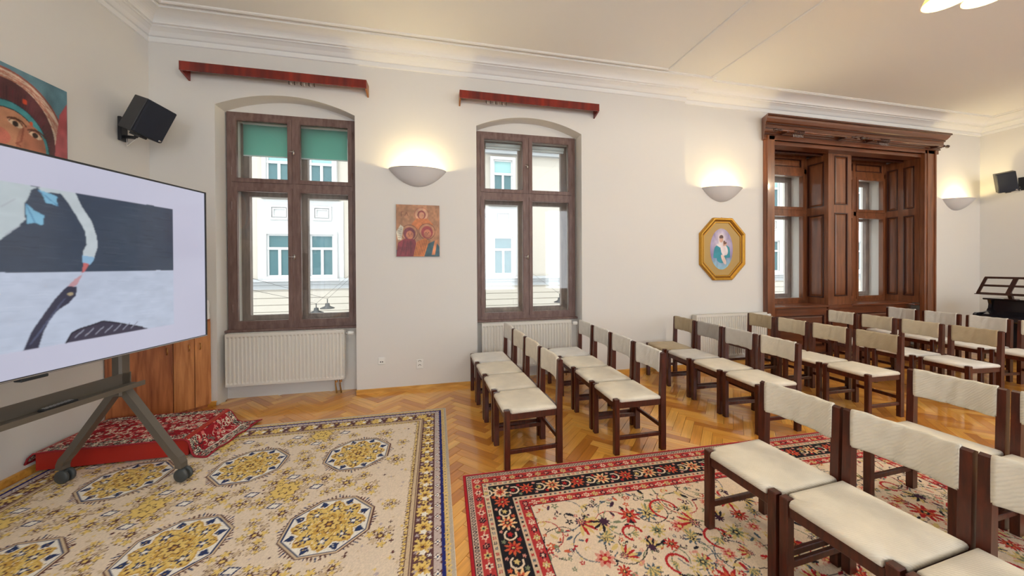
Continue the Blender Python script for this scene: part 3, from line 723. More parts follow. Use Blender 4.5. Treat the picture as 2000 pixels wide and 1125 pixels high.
# panel radiators
def radiator(x0, x1, z0, z1, y, label, cap_right=True, n=31):
    t = thing('radiator', label, 'radiator', ((x0+x1)/2, y, z0), group='white panel radiators'); h = (x1-x0)/2; H_ = z1-z0
    m_ = MB(); cols = [(-h, 0.0)]; zt, zb = H_-.045, .035
    pit = 2*h/n
    for k in range(n):
        c0 = -h+k*pit; cols += [(c0+pit*.12, 0), (c0+pit*.28, .010), (c0+pit*.72, .010), (c0+pit*.88, 0)]
    cols.append((h, 0.0))
    # ridges stand proud of the channels between them
    rows = [(0, 0), (zb-.012, 0), (zb+.006, 1), (zt-.006, 1), (zt+.012, 0), (H_, 0)]
    vs_ = [(x, -.010+d*k, z) for z, k in rows for x, d in cols]; w_ = len(cols)
    fs = [(j*w_+i, j*w_+i+1, (j+1)*w_+i+1, (j+1)*w_+i) for j in range(len(rows)-1) for i in range(w_-1)]
    m_.add(vs_, fs).build('front_panel', 'white_enamel', t)
    MB().bbox(-h, h, .072, .082, 0, H_-.01, .003).build('rear_panel', 'white_enamel', t)
    for s_ in (-1, 1): MB().bbox(s_*h-.004, s_*h+.004, -.008, .085, .004, H_-.002, .003).build('side_cover', 'white_enamel', t)
    g = MB().box(-h, h, -.008, .004, H_-.006, H_).box(-h, h, .072, .084, H_-.006, H_)
    for k in range(int(2*h/.022)): g.box(-h+k*.022, -h+k*.022+.012, .004, .072, H_-.007, H_-.001)
    g.build('top_grille', 'white_enamel', t)
    v = h if cap_right else -h; sg = 1 if cap_right else -1
    MB().tube([(v, .03, H_-.05), (v+sg*.035, .03, H_-.05)], .012, 8).build('valve', 'chrome', t, True)
    MB().lathe([(.001, .0), (.02, .0), (.024, .02), (.022, .065), (.001, .07)] if sg > 0 else [(.001, 0), (.02, 0), (.024, -.02), (.022, -.065), (.001, -.07)], 12, (v+sg*.035, .03, H_-.05), 'x').build('valve_cap', 'white_plastic', t, True)
    for dx in (.05, .10):
        MB().tube([(v-sg*dx, .04, .01), (v-sg*dx, .04, -.04), (v-sg*(dx+.01), .045, -.055), (v-sg*dx, .06, -z0+.002)], .010, 7).build('pipe', 'chrome', t, True)
    for dx in (.05, .10): MB().lathe([(.001, -.02), (.016, -.02), (.016, -.045), (.001, -.045)], 8, (v-sg*dx, .04, 0)).build('nut', 'brass', t)
radiator(-2.315, -1.085, .185, .778, 4.46, 'white ribbed panel radiator beneath the window nearest the television')
radiator(.58, 1.815, .185, .778, 4.46, 'white ribbed panel radiator beneath the window behind the front chairs')
radiator(3.76, 5.03, .14, .785, 4.385, 'white ribbed panel radiator left of the dark wooden alcove', True, 33)

# loudspeakers on swivel brackets
def speaker(loc, yaw, pitch, wall_pt, nrm, label, size=(.20, .235, .335), roll=0):
    t = thing('loudspeaker', label, 'loudspeaker', loc, group='wall loudspeakers')
    R_ = Matrix.Rotation(yaw, 4, 'Z') @ Matrix.Rotation(pitch, 4, 'Y') @ Matrix.Rotation(roll, 4, 'X')
    dx, dy, dz = size
    MB().bbox(-dx/2, dx/2-.02, -dy/2, dy/2, -dz/2, dz/2, .004).xf(R_).build('cabinet', 'black_plastic', t)
    MB().bbox(dx/2-.02, dx/2+.012, -dy/2+.003, dy/2-.003, -dz/2+.003, dz/2-.003, .008).xf(R_).build('grille', 'speaker_grille', t)
    MB().bbox(dx/2+.011, dx/2+.014, dy/2-.035, dy/2-.015, -dz/2+.012, -dz/2+.026, .001).xf(R_).build('badge', 'chrome', t)
    W_ = Vector(wall_pt)-Vector(loc); nv = Vector(nrm)
    pl = MB()
    if abs(nv.x) > .5:
        s_ = 1 if nv.x > 0 else -1
        pl.bbox(W_.x, W_.x+s_*.03, W_.y-.04, W_.y+.04, W_.z-.115, W_.z+.115, .005)
    pl.build('wall_plate', 'black_plastic', t)
    under = R_ @ Vector((-.03, 0, -dz/2-.012))
    MB().tube([W_+nv*.02+Vector((0, 0, -.07)), (W_+nv*.10+under)*.5+Vector((0, 0, -.05)), under], .017, 8).build('arm', 'black_plastic', t, True)
    MB().bbox(-.09, .06, -.03, .03, -dz/2-.022, -dz/2, .003).xf(R_).build('clamp', 'black_plastic', t)
    MB().lathe([(.001, -.02), (.025, -.02), (.025, .02), (.001, .02)], 10, tuple(R_ @ Vector((-dx/2-.01, 0, .03)))).build('knob', 'black_plastic', t)
    MB().tube([W_+nv*.03+Vector((0, .02, -.05)), W_+nv*.05+Vector((0, 0, -.16)), under+Vector((0, 0, -.03))], .003, 5).build('cable', 'white_plastic', t)
speaker((-2.70, 4.0, 2.96), math.radians(-27), math.radians(20), (XL, 4.09, 2.88), (1, 0, 0), 'black loudspeaker tilted down from the wall beside the first window', (.20, .235, .335), math.radians(-12))
speaker((9.87, 4.08, 2.97), math.radians(212), math.radians(14), (XR, 4.00, 2.93), (-1, 0, 0), 'small black loudspeaker on the far right wall', (.20, .21, .34), math.radians(8))

# ------------------------------------------------------------------ pictures
def frame_surf(x0, y0, z0): return lambda X, Y: (X+x0, np.full_like(X, y0), Y+z0)
L_ = lin
# small square icon on the pier: plain haloed figures in the same colours
W_, H_ = .517, .636
cv = Canvas(W_, H_, 170, 208, L_((170, 122, 88)))
cv.rect(0, 0, W_, .08, L_((70, 84, 92)))
cv.ell(.30, .52, .085, .085, L_((170, 96, 74))); cv.ell(.30, .52, .078, .078, L_((196, 150, 118))); cv.ell(.30, .515, .05, .055, L_((134, 62, 58))); cv.ell(.30, .508, .034, .04, L_((190, 134, 104)))
cv.poly([(.18, .40), (.24, .47), (.37, .47), (.44, .40), (.40, .33), (.2, .33)], L_((196, 116, 66)))
for cx, cy, col in ((.155, .29, (116, 52, 62)), (.365, .31, (150, 60, 62))):
    cv.ell(cx, cy, .10, .10, L_((96, 48, 40))); cv.ell(cx, cy, .094, .094, L_((178, 126, 92))); cv.ell(cx, cy-.01, .07, .078, L_(col)); cv.ell(cx+.005, cy-.025, .044, .052, L_((186, 116, 86)))
    cv.ell(cx-.013, cy-.015, .006, .004, L_((60, 30, 26))); cv.ell(cx+.02, cy-.015, .006, .004, L_((60, 30, 26))); cv.line([(cx+.004, cy-.02), (cx+.002, cy-.045)], .004, L_((110, 54, 42)))
cv.poly([(.0, 0), (.02, .17), (.10, .22), (.22, .21), (.28, .0)], L_((128, 46, 56)))
cv.poly([(.20, 0), (.24, .18), (.34, .23), (.40, .18), (.33, 0)], L_((204, 122, 62)))
cv.poly([(.33, 0), (.38, .16), (.46, .2), (.517, .12), (.517, 0)], L_((60, 90, 98))); cv.poly([(.42, .02), (.46, .2), (.49, .2), (.46, .02)], L_((206, 134, 90)))
for k in range(6): cv.line([(.22+.02*k, .02), (.26+.02*k, .20)], .005, L_((110, 46, 26)))
for k in range(3): cv.line([(.05+.06*k, .02), (.09+.04*k, .19)], .005, L_((70, 24, 32)))
cv.poly([(.0, .30), (.05, .39), (.085, .36), (.06, .20), (.02, .2)], L_((214, 206, 186)))
for k in range(6): cv.line([(.018, .23+.022*k), (.06, .24+.022*k)], .004, L_((70, 60, 50)))
cv.line([(.06, .49), (.06, .545), (.085, .545)], .006, L_((110, 60, 44))); cv.line([(.10, .50), (.12, .54), (.14, .50)], .006, L_((110, 60, 44)))
cv.soften(); cv.mottle(.5, 9); cv.mottle(.5, 26); cv.noise(.12)
t = thing('square_icon', 'small painted icon of haloed figures on the pier between the windows', 'picture', (-.473, YA, 1.653))
MB().bbox(0, W_, -.022, 0, 0, H_, .003).build('board', 'cabinet_wood', t); cv.build('painting', 'paint_print', t, lambda X, Y: (X, np.full_like(X, -.0235), Y))
# large icon on the left wall, partly behind the television
W_, H_ = .86, 1.02
cv = Canvas(W_, H_, 216, 256, L_((96, 132, 146)))
cv.ell(.44, .56, .40, .43, L_((150, 84, 74))); cv.ell(.44, .56, .385, .415, L_((214, 188, 170)))
for k in range(60): cv.arc(.44, .56, .30+.10*rng.random(), rng.random()*6.28, rng.random()*6.28, .006, L_((182, 124, 106)), 5)
cv.poly([(.72, .0), (.76, .5), (.80, .80), (.86, .92), (.86, .0)], L_((182, 92, 96)))
cv.ell(.45, .52, .315, .395, L_((96, 56, 60)))
for k in range(46):
    a = PI*(.0+k/46); r1 = .84+.12*rng.random(); cv.line([(.45+.24*math.cos(a), .50+.27*math.sin(a)), (.45+.305*r1*math.cos(a), .52+.385*r1*math.sin(a))], .005, L_((70+int(40*rng.random()), 42, 54)))
cv.ell(.46, .44, .265, .325, L_((40, 60, 70))); cv.ell(.46, .44, .258, .318, L_((76, 148, 156))); cv.ell(.46, .43, .222, .285, L_((36, 50, 60))); cv.ell(.46, .43, .216, .278, L_((196, 140, 110)))
cv.ell(.60, .44, .10, .20, L_((178, 116, 92))); cv.ell(.40, .50, .07, .06, L_((204, 120, 104)))
cv.ell(.56, .80, .016, .02, L_((200, 76, 50))); cv.ell(.60, .655, .012, .016, L_((206, 92, 60)))
for ex, ey in ((.50, .615), (.625, .575)): cv.ell(ex, ey, .046, .02, L_((226, 198, 170)), -.3); cv.ell(ex, ey, .02, .02, L_((52, 36, 34))); cv.arc(ex, ey-.04, .08, .6, 2.2, .011, L_((96, 54, 42))); cv.arc(ex, ey-.012, .045, .3, 2.6, .007, L_((84, 46, 38)))
cv.line([(.55, .60), (.535, .50), (.505, .475), (.53, .465)], .012, L_((150, 86, 68))); cv.ell(.50, .41, .045, .014, L_((160, 70, 66)))
cv.soften(); cv.mottle(.45, 8); cv.mottle(.5, 24); cv.noise(.1)
t = thing('wall_icon', 'large painted icon of a veiled face on the left wall above the television', 'picture', (XL, 3.566, 1.965))
MB().bbox(0, .02, -W_, 0, 0, H_, .003).build('board', 'alcove_dark', t); cv.build('painting', 'paint_print', t, lambda X, Y: (np.full_like(X, .0215), X-W_, Y))
# octagonal gold frame with an oval picture
t = thing('octagonal_picture', 'gilt octagonal frame with an oval picture of a figure in blue', 'picture', (4.30, YB, 1.77))
def octo(w, h, cw, ch): return [(-w+cw, -h), (w-cw, -h), (w, -h+ch), (w, h-ch), (w-cw, h), (-w+cw, h), (-w, h-ch), (-w, -h+ch)]
def octframe(name, m_, rings_, y_of=None):
    vs_ = []; 
    for inset, y in rings_:
        k = .414*inset; vs_ += [(x, y, z) for x, z in octo(.405-inset, .478-inset, .24-inset*.42, .24-inset*.42)]
    fs = [(j*8+i, j*8+(i+1) % 8, (j+1)*8+(i+1) % 8, (j+1)*8+i) for j in range(len(rings_)-1) for i in range(8)]
    return MB().add(vs_, fs).build(name, m_, t)
octframe('outer_moulding', 'gold', [(0, 0), (0, -.03), (.012, -.045), (.03, -.045), (.045, -.03)])
octframe('inner_moulding', 'gold', [(.045, -.03), (.05, -.022), (.075, -.022), (.08, -.012), (.09, -.010)])
octframe('recess_band', 'gold_dark', [(.043, -.0305), (.052, -.0225), (.06, -.0225)])
MB().prism(octo(.325, .398, .206, .206), -.012, -.002).build('mount', 'mount_gold', t)
bd = MB(); P8 = octo(.398, .471, .238, .238)
for i in range(8):
    (x0, z0), (x1, z1) = P8[i], P8[(i+1) % 8]; n = max(4, int(math.hypot(x1-x0, z1-z0)/.018))
    for k in range(n):
        x, z = x0+(x1-x0)*(k+.5)/n, z0+(z1-z0)*(k+.5)/n; bd.lathe([(.001, -.006), (.006, -.003), (.006, .003), (.001, .006)], 6, (x, -.042, z))
bd.build('beading', 'gold', t, True)['kind'] = 'stuff'
W_, H_ = .41, .63; cv = Canvas(W_, H_, 160, 240, L_((140, 130, 176)))
Xg, Yg = np.meshgrid(cv.xs, cv.ys); g = np.exp(-(((Xg-.2)/.16)**2+((Yg-.46)/.18)**2))[..., None]
cv.a[:] = cv.a*(1-g)+np.array(L_((222, 210, 224)))*g
g = np.clip((.2-Yg)/.2, 0, 1)[..., None]; cv.a[:] = cv.a*(1-g)+np.array(L_((140, 186, 206)))*g
cv.poly([(.03, .16), (.08, .34), (.14, .42), (.26, .42), (.35, .34), (.38, .17), (.3, .1), (.1, .1)], L_((54, 140, 158)))
cv.ell(.20, .47, .062, .085, L_((214, 204, 206))); cv.poly([(.10, .38), (.15, .47), (.25, .47), (.29, .36), (.2, .33)], L_((222, 214, 216))); cv.ell(.20, .47, .036, .052, L_((204, 160, 140))); cv.ell(.2, .505, .04, .026, L_((92, 66, 66)))
cv.ell(.255, .30, .062, .12, L_((226, 216, 222)), .3); cv.ell(.275, .415, .04, .046, L_((206, 164, 146))); cv.ell(.28, .44, .04, .03, L_((110, 78, 66))); cv.ell(.25, .14, .03, .1, L_((222, 196, 188)), .5)
cv.soften(); cv.soften(); cv.mottle(.35, 12); cv.noise(.05)
def oval(X, Y):
    u = (X/W_*2-1); v = (Y/H_*2-1); r_ = np.maximum(np.abs(u), np.abs(v)); s_ = np.hypot(u, v)+1e-9; k = r_/s_
    return (u*k*W_/2-.01, np.full_like(X, -.0135), v*k*H_/2)
cv.build('oval_painting', 'paint_print', t, oval)
MB().lathe([(.001, -.006), (.008, -.004), (.006, 0)], 8, (0, 0, .482), 'y').build('hanging_ring', 'gold', t)

# ================================================================== TELEVISION ON A WHEELED STAND
TVY = .201
t = TV = thing('television', 'very large flat screen on a grey wheeled stand showing two painted swans', 'television', (-2.0967, 2.3333, .001), math.atan2(math.cos(TVY), math.sin(TVY)))
L2 = 1.06; Z0, Z1 = .960, 2.160
bz = MB().box(-L2, L2, .002, .05, Z0, Z1); ring(bz, -L2, L2, Z0, Z1, .011, -.006, .002); bz.build('bezel', 'tv_bezel', t)
MB().box(-L2+.004, L2-.004, -.008, -.006, Z0+.002, Z0+.007).build('silver_strip', 'tv_silver', t)
MB().bbox(-.055, .055, -.012, .03, Z0-.016, Z0, .004).build('sensor_bar', 'tv_bezel', t)
# painted screen picture; canvas x runs from the near end to the far end
W_, H_ = 2*L2-.02, Z1-Z0-.02
cv = Canvas(W_, H_, 520, 300, L_((206, 206, 226)))
def S(pts): return [(W_+.01-u, z-Z0-.01) for u, z in pts]
def blob(pts, col): cv.poly(S(pts), L_(col))
u0, u1, za, zb, zh = .285, 1.835, 1.105, 1.975, 1.512
cv.rect(W_+.01-u1, za-Z0-.01, W_+.01-u0, zb-Z0-.01, L_((62, 74, 92)))
cv.rect(W_+.01-u1, za-Z0-.01, W_+.01-u0, zh-Z0-.01, L_((196, 206, 226)))
for k in range(260):
    uu = u0+rng.random()*(u1-u0); zz = zh+rng.random()*(zb-zh); l_ = .03+.1*rng.random(); c_ = 48+int(30*rng.random())
    cv.line(S([(uu, zz), (min(uu+l_, u1), zz+.004)]), .004, L_((c_, c_+10, c_+26)))
for k in range(160):
    uu = u0+rng.random()*(u1-u0-.15); zz = za+rng.random()*(zh-za); c_ = 186+int(20*rng.random()); cv.line(S([(uu, zz), (uu+.1, zz+.004)]), .004, L_((c_, c_+10, c_+30)))
blob([(1.171, 1.974), (1.033, 1.972), (1.059, 1.949), (1.067, 1.913), (1.084, 1.875), (1.082, 1.79), (1.116, 1.743), (1.174, 1.676), (1.30, 1.62), (1.55, 1.60), (1.74, 1.70), (1.835, 1.80), (1.835, 1.974)], (196, 208, 214))
for k in range(40):
    uu = 1.10+.6*rng.random(); zz = 1.70+.25*rng.random(); cv.line(S([(uu, zz), (uu+.05, zz-.05)]), .006, L_((172+int(40*rng.random()), 190, 200)))
blob([(.959, 1.975), (.871, 1.975), (.841, 1.899), (.793, 1.818), (.769, 1.73), (.763, 1.67), (.787, 1.579), (.808, 1.549), (.84, 1.568), (.836, 1.637), (.819, 1.677), (.826, 1.755), (.865, 1.837), (.902, 1.908), (.931, 1.949)], (204, 214, 220))
blob([(.84, 1.61), (.78, 1.60), (.787, 1.579), (.808, 1.549), (.84, 1.568)], (150, 190, 222))
blob([(1.035, 1.972), (.94, 1.975), (.90, 1.915), (.938, 1.957), (1.013, 1.950)], (200, 212, 218))
blob([(1.081, 1.88), (1.06, 1.858), (1.05, 1.846), (1.008, 1.822), (1.014, 1.767), (1.045, 1.778), (1.076, 1.769)], (132, 190, 220))
blob([(1.03, 1.96), (.966, 1.942), (.951, 1.936), (.956, 1.912), (.946, 1.881), (.974, 1.89), (1.004, 1.894), (1.007, 1.92)], (132, 190, 220))
cv.line(S([(1.08, 1.875), (1.045, 1.78)]), .005, L_((90, 140, 180))); cv.line(S([(1.03, 1.955), (.95, 1.885)]), .005, L_((90, 140, 180)))
blob([(.835, 1.568), (.808, 1.558), (.833, 1.51), (.845, 1.505)], (206, 112, 112)); blob([(.841, 1.498), (.869, 1.433), (.892, 1.425), (.911, 1.431), (.876, 1.472)], (204, 158, 166))
blob([(.911, 1.431), (.869, 1.424), (.873, 1.376), (.908, 1.332), (.959, 1.296), (.994, 1.242), (1.018, 1.184), (1.038, 1.107), (1.095, 1.107), (1.063, 1.201), (1.007, 1.298), (.972, 1.357), (.929, 1.414)], (58, 58, 78))
for k in range(16):
    s_ = rng.random(); cv.line(S([(.90+.16*s_, 1.40-.26*s_), (.93+.16*s_, 1.36-.26*s_)]), .006, L_((86, 92, 120)))
cv.ell(*S([(.90, 1.385)])[0], .014, .009, L_((176, 160, 130)))
blob([(.921, 1.107), (.895, 1.159), (.856, 1.176), (.792, 1.189), (.74, 1.203), (.659, 1.177), (.509, 1.123), (.47, 1.107)], (66, 62, 80))
cv.line(S([(.921, 1.107), (.895, 1.159), (.856, 1.176), (.792, 1.189), (.74, 1.203), (.659, 1.177), (.509, 1.123)]), .008, L_((34, 30, 44)))
for k in range(7): cv.line(S([(.88-.05*k, 1.13), (.84-.05*k, 1.165)]), .006, L_((150, 152, 170)))
cv.soften(); cv.mottle(.07, 6); art = cv.a[int(.13*300):int(.87*300), int(.13*520):int(.87*520)]; keep = cv.a.copy(); cv.mottle(.10, 60); cv.mottle(.10, 24); k_ = np.zeros((300, 520, 1)); k_[int((za-Z0-.01)/H_*300):int((zb-Z0-.01)/H_*300), int((W_+.01-u1)/W_*520):int((W_+.01-u0)/W_*520)] = 1; cv.a = cv.a*k_+keep*(1-k_)
cv.build('screen', 'screen_print', t, lambda X, Y: (X-L2+.01, np.full_like(X, .0005), Y+Z0+.01))
# stand
YC = .233
for s_ in (-1, 1):
    x = s_*.626
    MB().bbox(x-.036, x+.036, YC-.035, YC+.035, .62, 1.75, .012).build('column', 'stand_metal', t)
    MB().bbox(x-.03, x+.03, .05, YC-.03, 1.15, 1.75, .004).build('mount_arm', 'stand_metal', t)
    for fy in (-1, 1):
        lg = MB().bar([(x, YC-fy*.012, .70), (x, YC+fy*.03, .66), (x, YC+fy*.36, .215), (x, YC+fy*.40, .17), (x, YC+fy*.415, .135), (x, YC+fy*.415, .105)], .046, .05, (1, 0, 0)).build('leg', 'stand_metal', t)
        cs = MB().tube([(x, YC+fy*.415, .115), (x, YC+fy*.415, .08)], .016, 8).bbox(x-.008, x+.008, YC+fy*.415-.03, YC+fy*.415+.02, .045, .095, .004).build('caster', 'wheel_rubber', lg)
        for wx in (-.02, .02):
            MB().lathe([(.001, -.012), (.04, -.012), (.047, -.006), (.047, .006), (.04, .012), (.001, .012)], 24, (x+wx, YC+fy*.415-.016, .056), 'x').build('wheel', 'wheel_rubber', lg, True)
    for z in (.60, .66): MB().lathe([(.001, -.003), (.007, -.003), (.007, 0)], 8, (x, YC-.037, z), 'y').build('screw', 'black_plastic', t)
MB().box(-.66, .66, YC-.035, YC-.025, .705, .785).box(-.66, .66, YC-.13, YC-.03, .700, .708).box(-.66, .66, YC-.135, YC-.125, .690, .722).build('shelf', 'stand_metal', t)
# remote and pen on the shelf
def at_tv(x, y, z): 
    q = TV.matrix_basis @ Vector((x, y, z)); return tuple(q)
TV.matrix_basis = Matrix.Translation(TV.location) @ Matrix.Rotation(TV.rotation_euler.z, 4, 'Z')
t = thing('remote_control', 'black remote control lying on the shelf of the television stand', 'remote control', at_tv(.22, YC-.082, .7095), TV.rotation_euler.z+.08)
MB().bbox(-.085, .085, -.022, .022, 0, .016, .005).build('body', 'remote_black', t)
for i in range(8):
    for j in range(3): MB().bbox(-.07+i*.018, -.06+i*.018, -.014+j*.011, -.007+j*.011, .0155, .0185, .001).build('button', 'key_grey', t)

# ================================================================== CORNER CABINET, PLATFORM, CARPETS
t = thing('corner_cabinet', 'brown wood-grain corner cabinet standing behind the television', 'cabinet', (XL, YA, 0))
s_ = .544; hgt = .955
MB().prism([(.004, -s_), (s_, -.004), (.004, -.004)], 0, hgt, 'z').build('body', 'cabinet_wood', t)
nx_, ny_ = math.sqrt(.5), -math.sqrt(.5)
for a, bb, m_ in ((.004, .322, 'cabinet_wood'), (.328, .441, 'cabinet_wood_light'), (.446, .540, 'cabinet_wood_light')):
    pts = [(a, -s_+a), (bb, -s_+bb), (bb+nx_*.018, -s_+bb+ny_*.018), (a+nx_*.018, -s_+a+ny_*.018)]
    pts = [(max(x, .004), y) for x, y in pts]
    d_ = MB().prism(pts, .03, hgt-.02, 'z').build('door', m_, t)
    hs = bb-.03 if a < .4 else a+.03
    P = Vector((hs+nx_*.018, -s_+hs+ny_*.018, .68))
    MB().tube([(P.x, P.y, .645), (P.x+nx_*.025, P.y+ny_*.025, .66), (P.x+nx_*.025, P.y+ny_*.025, .70), (P.x, P.y, .715)], .005, 6).build('handle', 'brass', d_, True)
MB().prism([(.004, -s_-.02), (s_+.0, -.012), (s_, -.004), (.004, -.004)], hgt, hgt+.012, 'z').build('top_board', 'cabinet_wood', t)
t = thing('folded_cloth', 'white folded cloth on the corner cabinet, showing past the screen edge', 'cloth', (XL+.425, YA-.062, hgt+.0125))
cl = MB(); n = 40
for j, (r_, z) in enumerate(((1, 0), (1.02, .05), (.98, .10), (1.0, .15), (.97, .20), (.8, .212))): pass
vs_ = []; zs = [(1, 0), (1.02, .05), (.98, .10), (1.0, .15), (.97, .195), (.85, .21)]
for r_, z in zs:
    for k in range(n):
        a = 2*PI*k/n; q = r_*(1+.03*math.sin(9*a+z*20)); vs_.append((.13*q*math.copysign(abs(math.cos(a))**.5, math.cos(a)), .055*q*math.copysign(abs(math.sin(a))**.5, math.sin(a)), z))
cl.add(vs_, [(j*n+k, j*n+(k+1) % n, (j+1)*n+(k+1) % n, (j+1)*n+k) for j in range(len(zs)-1) for k in range(n)]+[tuple(range((len(zs)-1)*n, len(zs)*n))]).build('folds', 'parasol_white', t, True)

t = thing('platform', 'low red-brown wooden platform by the left wall under the carpet', 'platform', (-2.445, 3.55, .0095))
MB().bbox(-.485, .485, -.285, .285, .012, .152, .003).build('box', 'platform_red', t)
for dx in (-.4, .4): MB().box(dx-.03, dx+.03, -.25, .25, 0.0, .012).build('runner', 'alcove_dark', t)
# red carpet draped over the platform
CW, CH = 1.32, .60
prof_x = [(-2.972, .085), (-2.955, .13), (-2.925, .16), (-2.86, .166), (-2.4, .163), (-2.03, .164), (-1.975, .160), (-1.945, .135), (-1.925, .09), (-1.905, .045), (-1.87, .022), (-1.80, .016), (-1.73, .016)]
al = [0]
for (x0, z0), (x1, z1) in zip(prof_x[:-1], prof_x[1:]): al.append(al[-1]+math.hypot(x1-x0, z1-z0))
CW = al[-1]
cv = Canvas(CW, CH, 340, 160, L_((150, 34, 44)))
red, cream_, dk, pk, gr = L_((158, 32, 46)), L_((226, 216, 196)), L_((46, 44, 48)), L_((214, 120, 116)), L_((112, 120, 112))
for k in range(1000):
    x, y = rng.random()*CW, rng.random()*CH; r_ = .008+.012*rng.random(); c_ = [cream_, cream_, dk, pk, gr, cream_][int(rng.random()*6)]
    if rng.random() < .5: cv.flower(x, y, r_, 5+int(3*rng.random()), .5, c_, rng.random()*6)
    else: cv.arc(x, y, r_*1.3, rng.random()*6, rng.random()*6+3, .006, c_)
    cv.ell(x, y, r_*.35, r_*.35, red)
for k in range(60): cv.flower(rng.random()*CW*.8+.1, rng.random()*CH*.8+.06, .022, 6, .4, pk if k % 2 else red, k)
bw = .085
for (x0, y0, x1, y1) in ((0, 0, CW, bw), (0, CH-bw, CW, CH), (0, 0, bw, CH), (CW-bw-.02, 0, CW, CH)):
    cv.rect(x0, y0, x1, y1, cream_)
    n = int((x1-x0)*(y1-y0)/.00022)
    for k in range(n):
        x, y = x0+rng.random()*(x1-x0), y0+rng.random()*(y1-y0); cv.arc(x, y, .012, k, k+3.5, .006, [dk, red, gr, dk][k % 4])
cv.rect(CW-bw-.03, bw, CW-bw-.02, CH-bw, L_((236, 232, 226)))
for (x0, y0, x1, y1) in ((0, 0, CW, .012), (0, CH-.012, CW, CH), (0, 0, .012, CH), (CW-.014, 0, CW, CH)): cv.rect(x0, y0, x1, y1, L_((150, 26, 44)))
cv.noise(.2)
px_ = np.array([p[0] for p in prof_x]); pz_ = np.array([p[1] for p in prof_x]); al_ = np.array(al)
def drape(X, Y):
    x = np.interp(X, al_, px_); z = np.interp(X, al_, pz_); w_ = np.clip((x+1.95)/.2, 0, 1)
    y = 3.245+Y+.0*X; v = Y/CH
    x = x+w_*(-.075+.10*v); z = z+w_*.012*np.sin(v*9)**2
    y = y+w_*(v-.5)*.06
    return x, y, z
t = thing('draped_carpet', 'red and cream floral carpet draped over the low platform', 'carpet', (0, 0, 0))
cv.build('pile', 'rug_print', t, drape, skirt=.007)
e1 = MB(); pts = [drape(np.array(a), np.array(0.0)) for a in np.linspace(0, CW, 60)]; e1.tube([(float(p[0]), float(p[1]), float(p[2])-.002) for p in pts], .006, 6)
pts = [drape(np.array(CW), np.array(v)) for v in np.linspace(0, CH, 16)]; e1.tube([(float(p[0]), float(p[1]), float(p[2])-.002) for p in pts], .006, 6)
e1.build('edging', 'red_trim', t, True)

# ------------------------------------------------------------------ beige medallion rug
RX0, RX1, RY0, RY1 = -2.93, .09, .45, 3.76
W_, H_ = RX1-RX0, RY1-RY0
cv = Canvas(W_, H_, int(W_/.0052), int(H_/.0052), L_((228, 212, 192)))
tan, yel, brn, nav, wht, lav = L_((228, 212, 192)), L_((228, 200, 122)), L_((98, 64, 62)), L_((50, 64, 104)), L_((238, 234, 226)), L_((188, 172, 174)); gold_ = L_((206, 164, 84)); blu = L_((42, 48, 116)); ltb = L_((208, 186, 156))
def wx(x): return x-RX0
def wy(y): return y-RY0
def sprig(x, y, r_, rot, c1=yel):
    for k in range(6):
        a = rot+k*2*PI/6; q = .62 if k % 2 else .85; px, py = x+r_*q*math.cos(a), y+r_*q*math.sin(a)
        cv.line([(x, y), (px, py)], .005, brn); cv.flower(px, py, r_*.40, 5, .6, brn, a); cv.flower(px, py, r_*.345, 5, .6, c1 if k % 3 else ltb, a)
    cv.flower(x, y, r_*.36, 6, .4, brn, rot); cv.ell(x, y, r_*.15, r_*.15, c1)
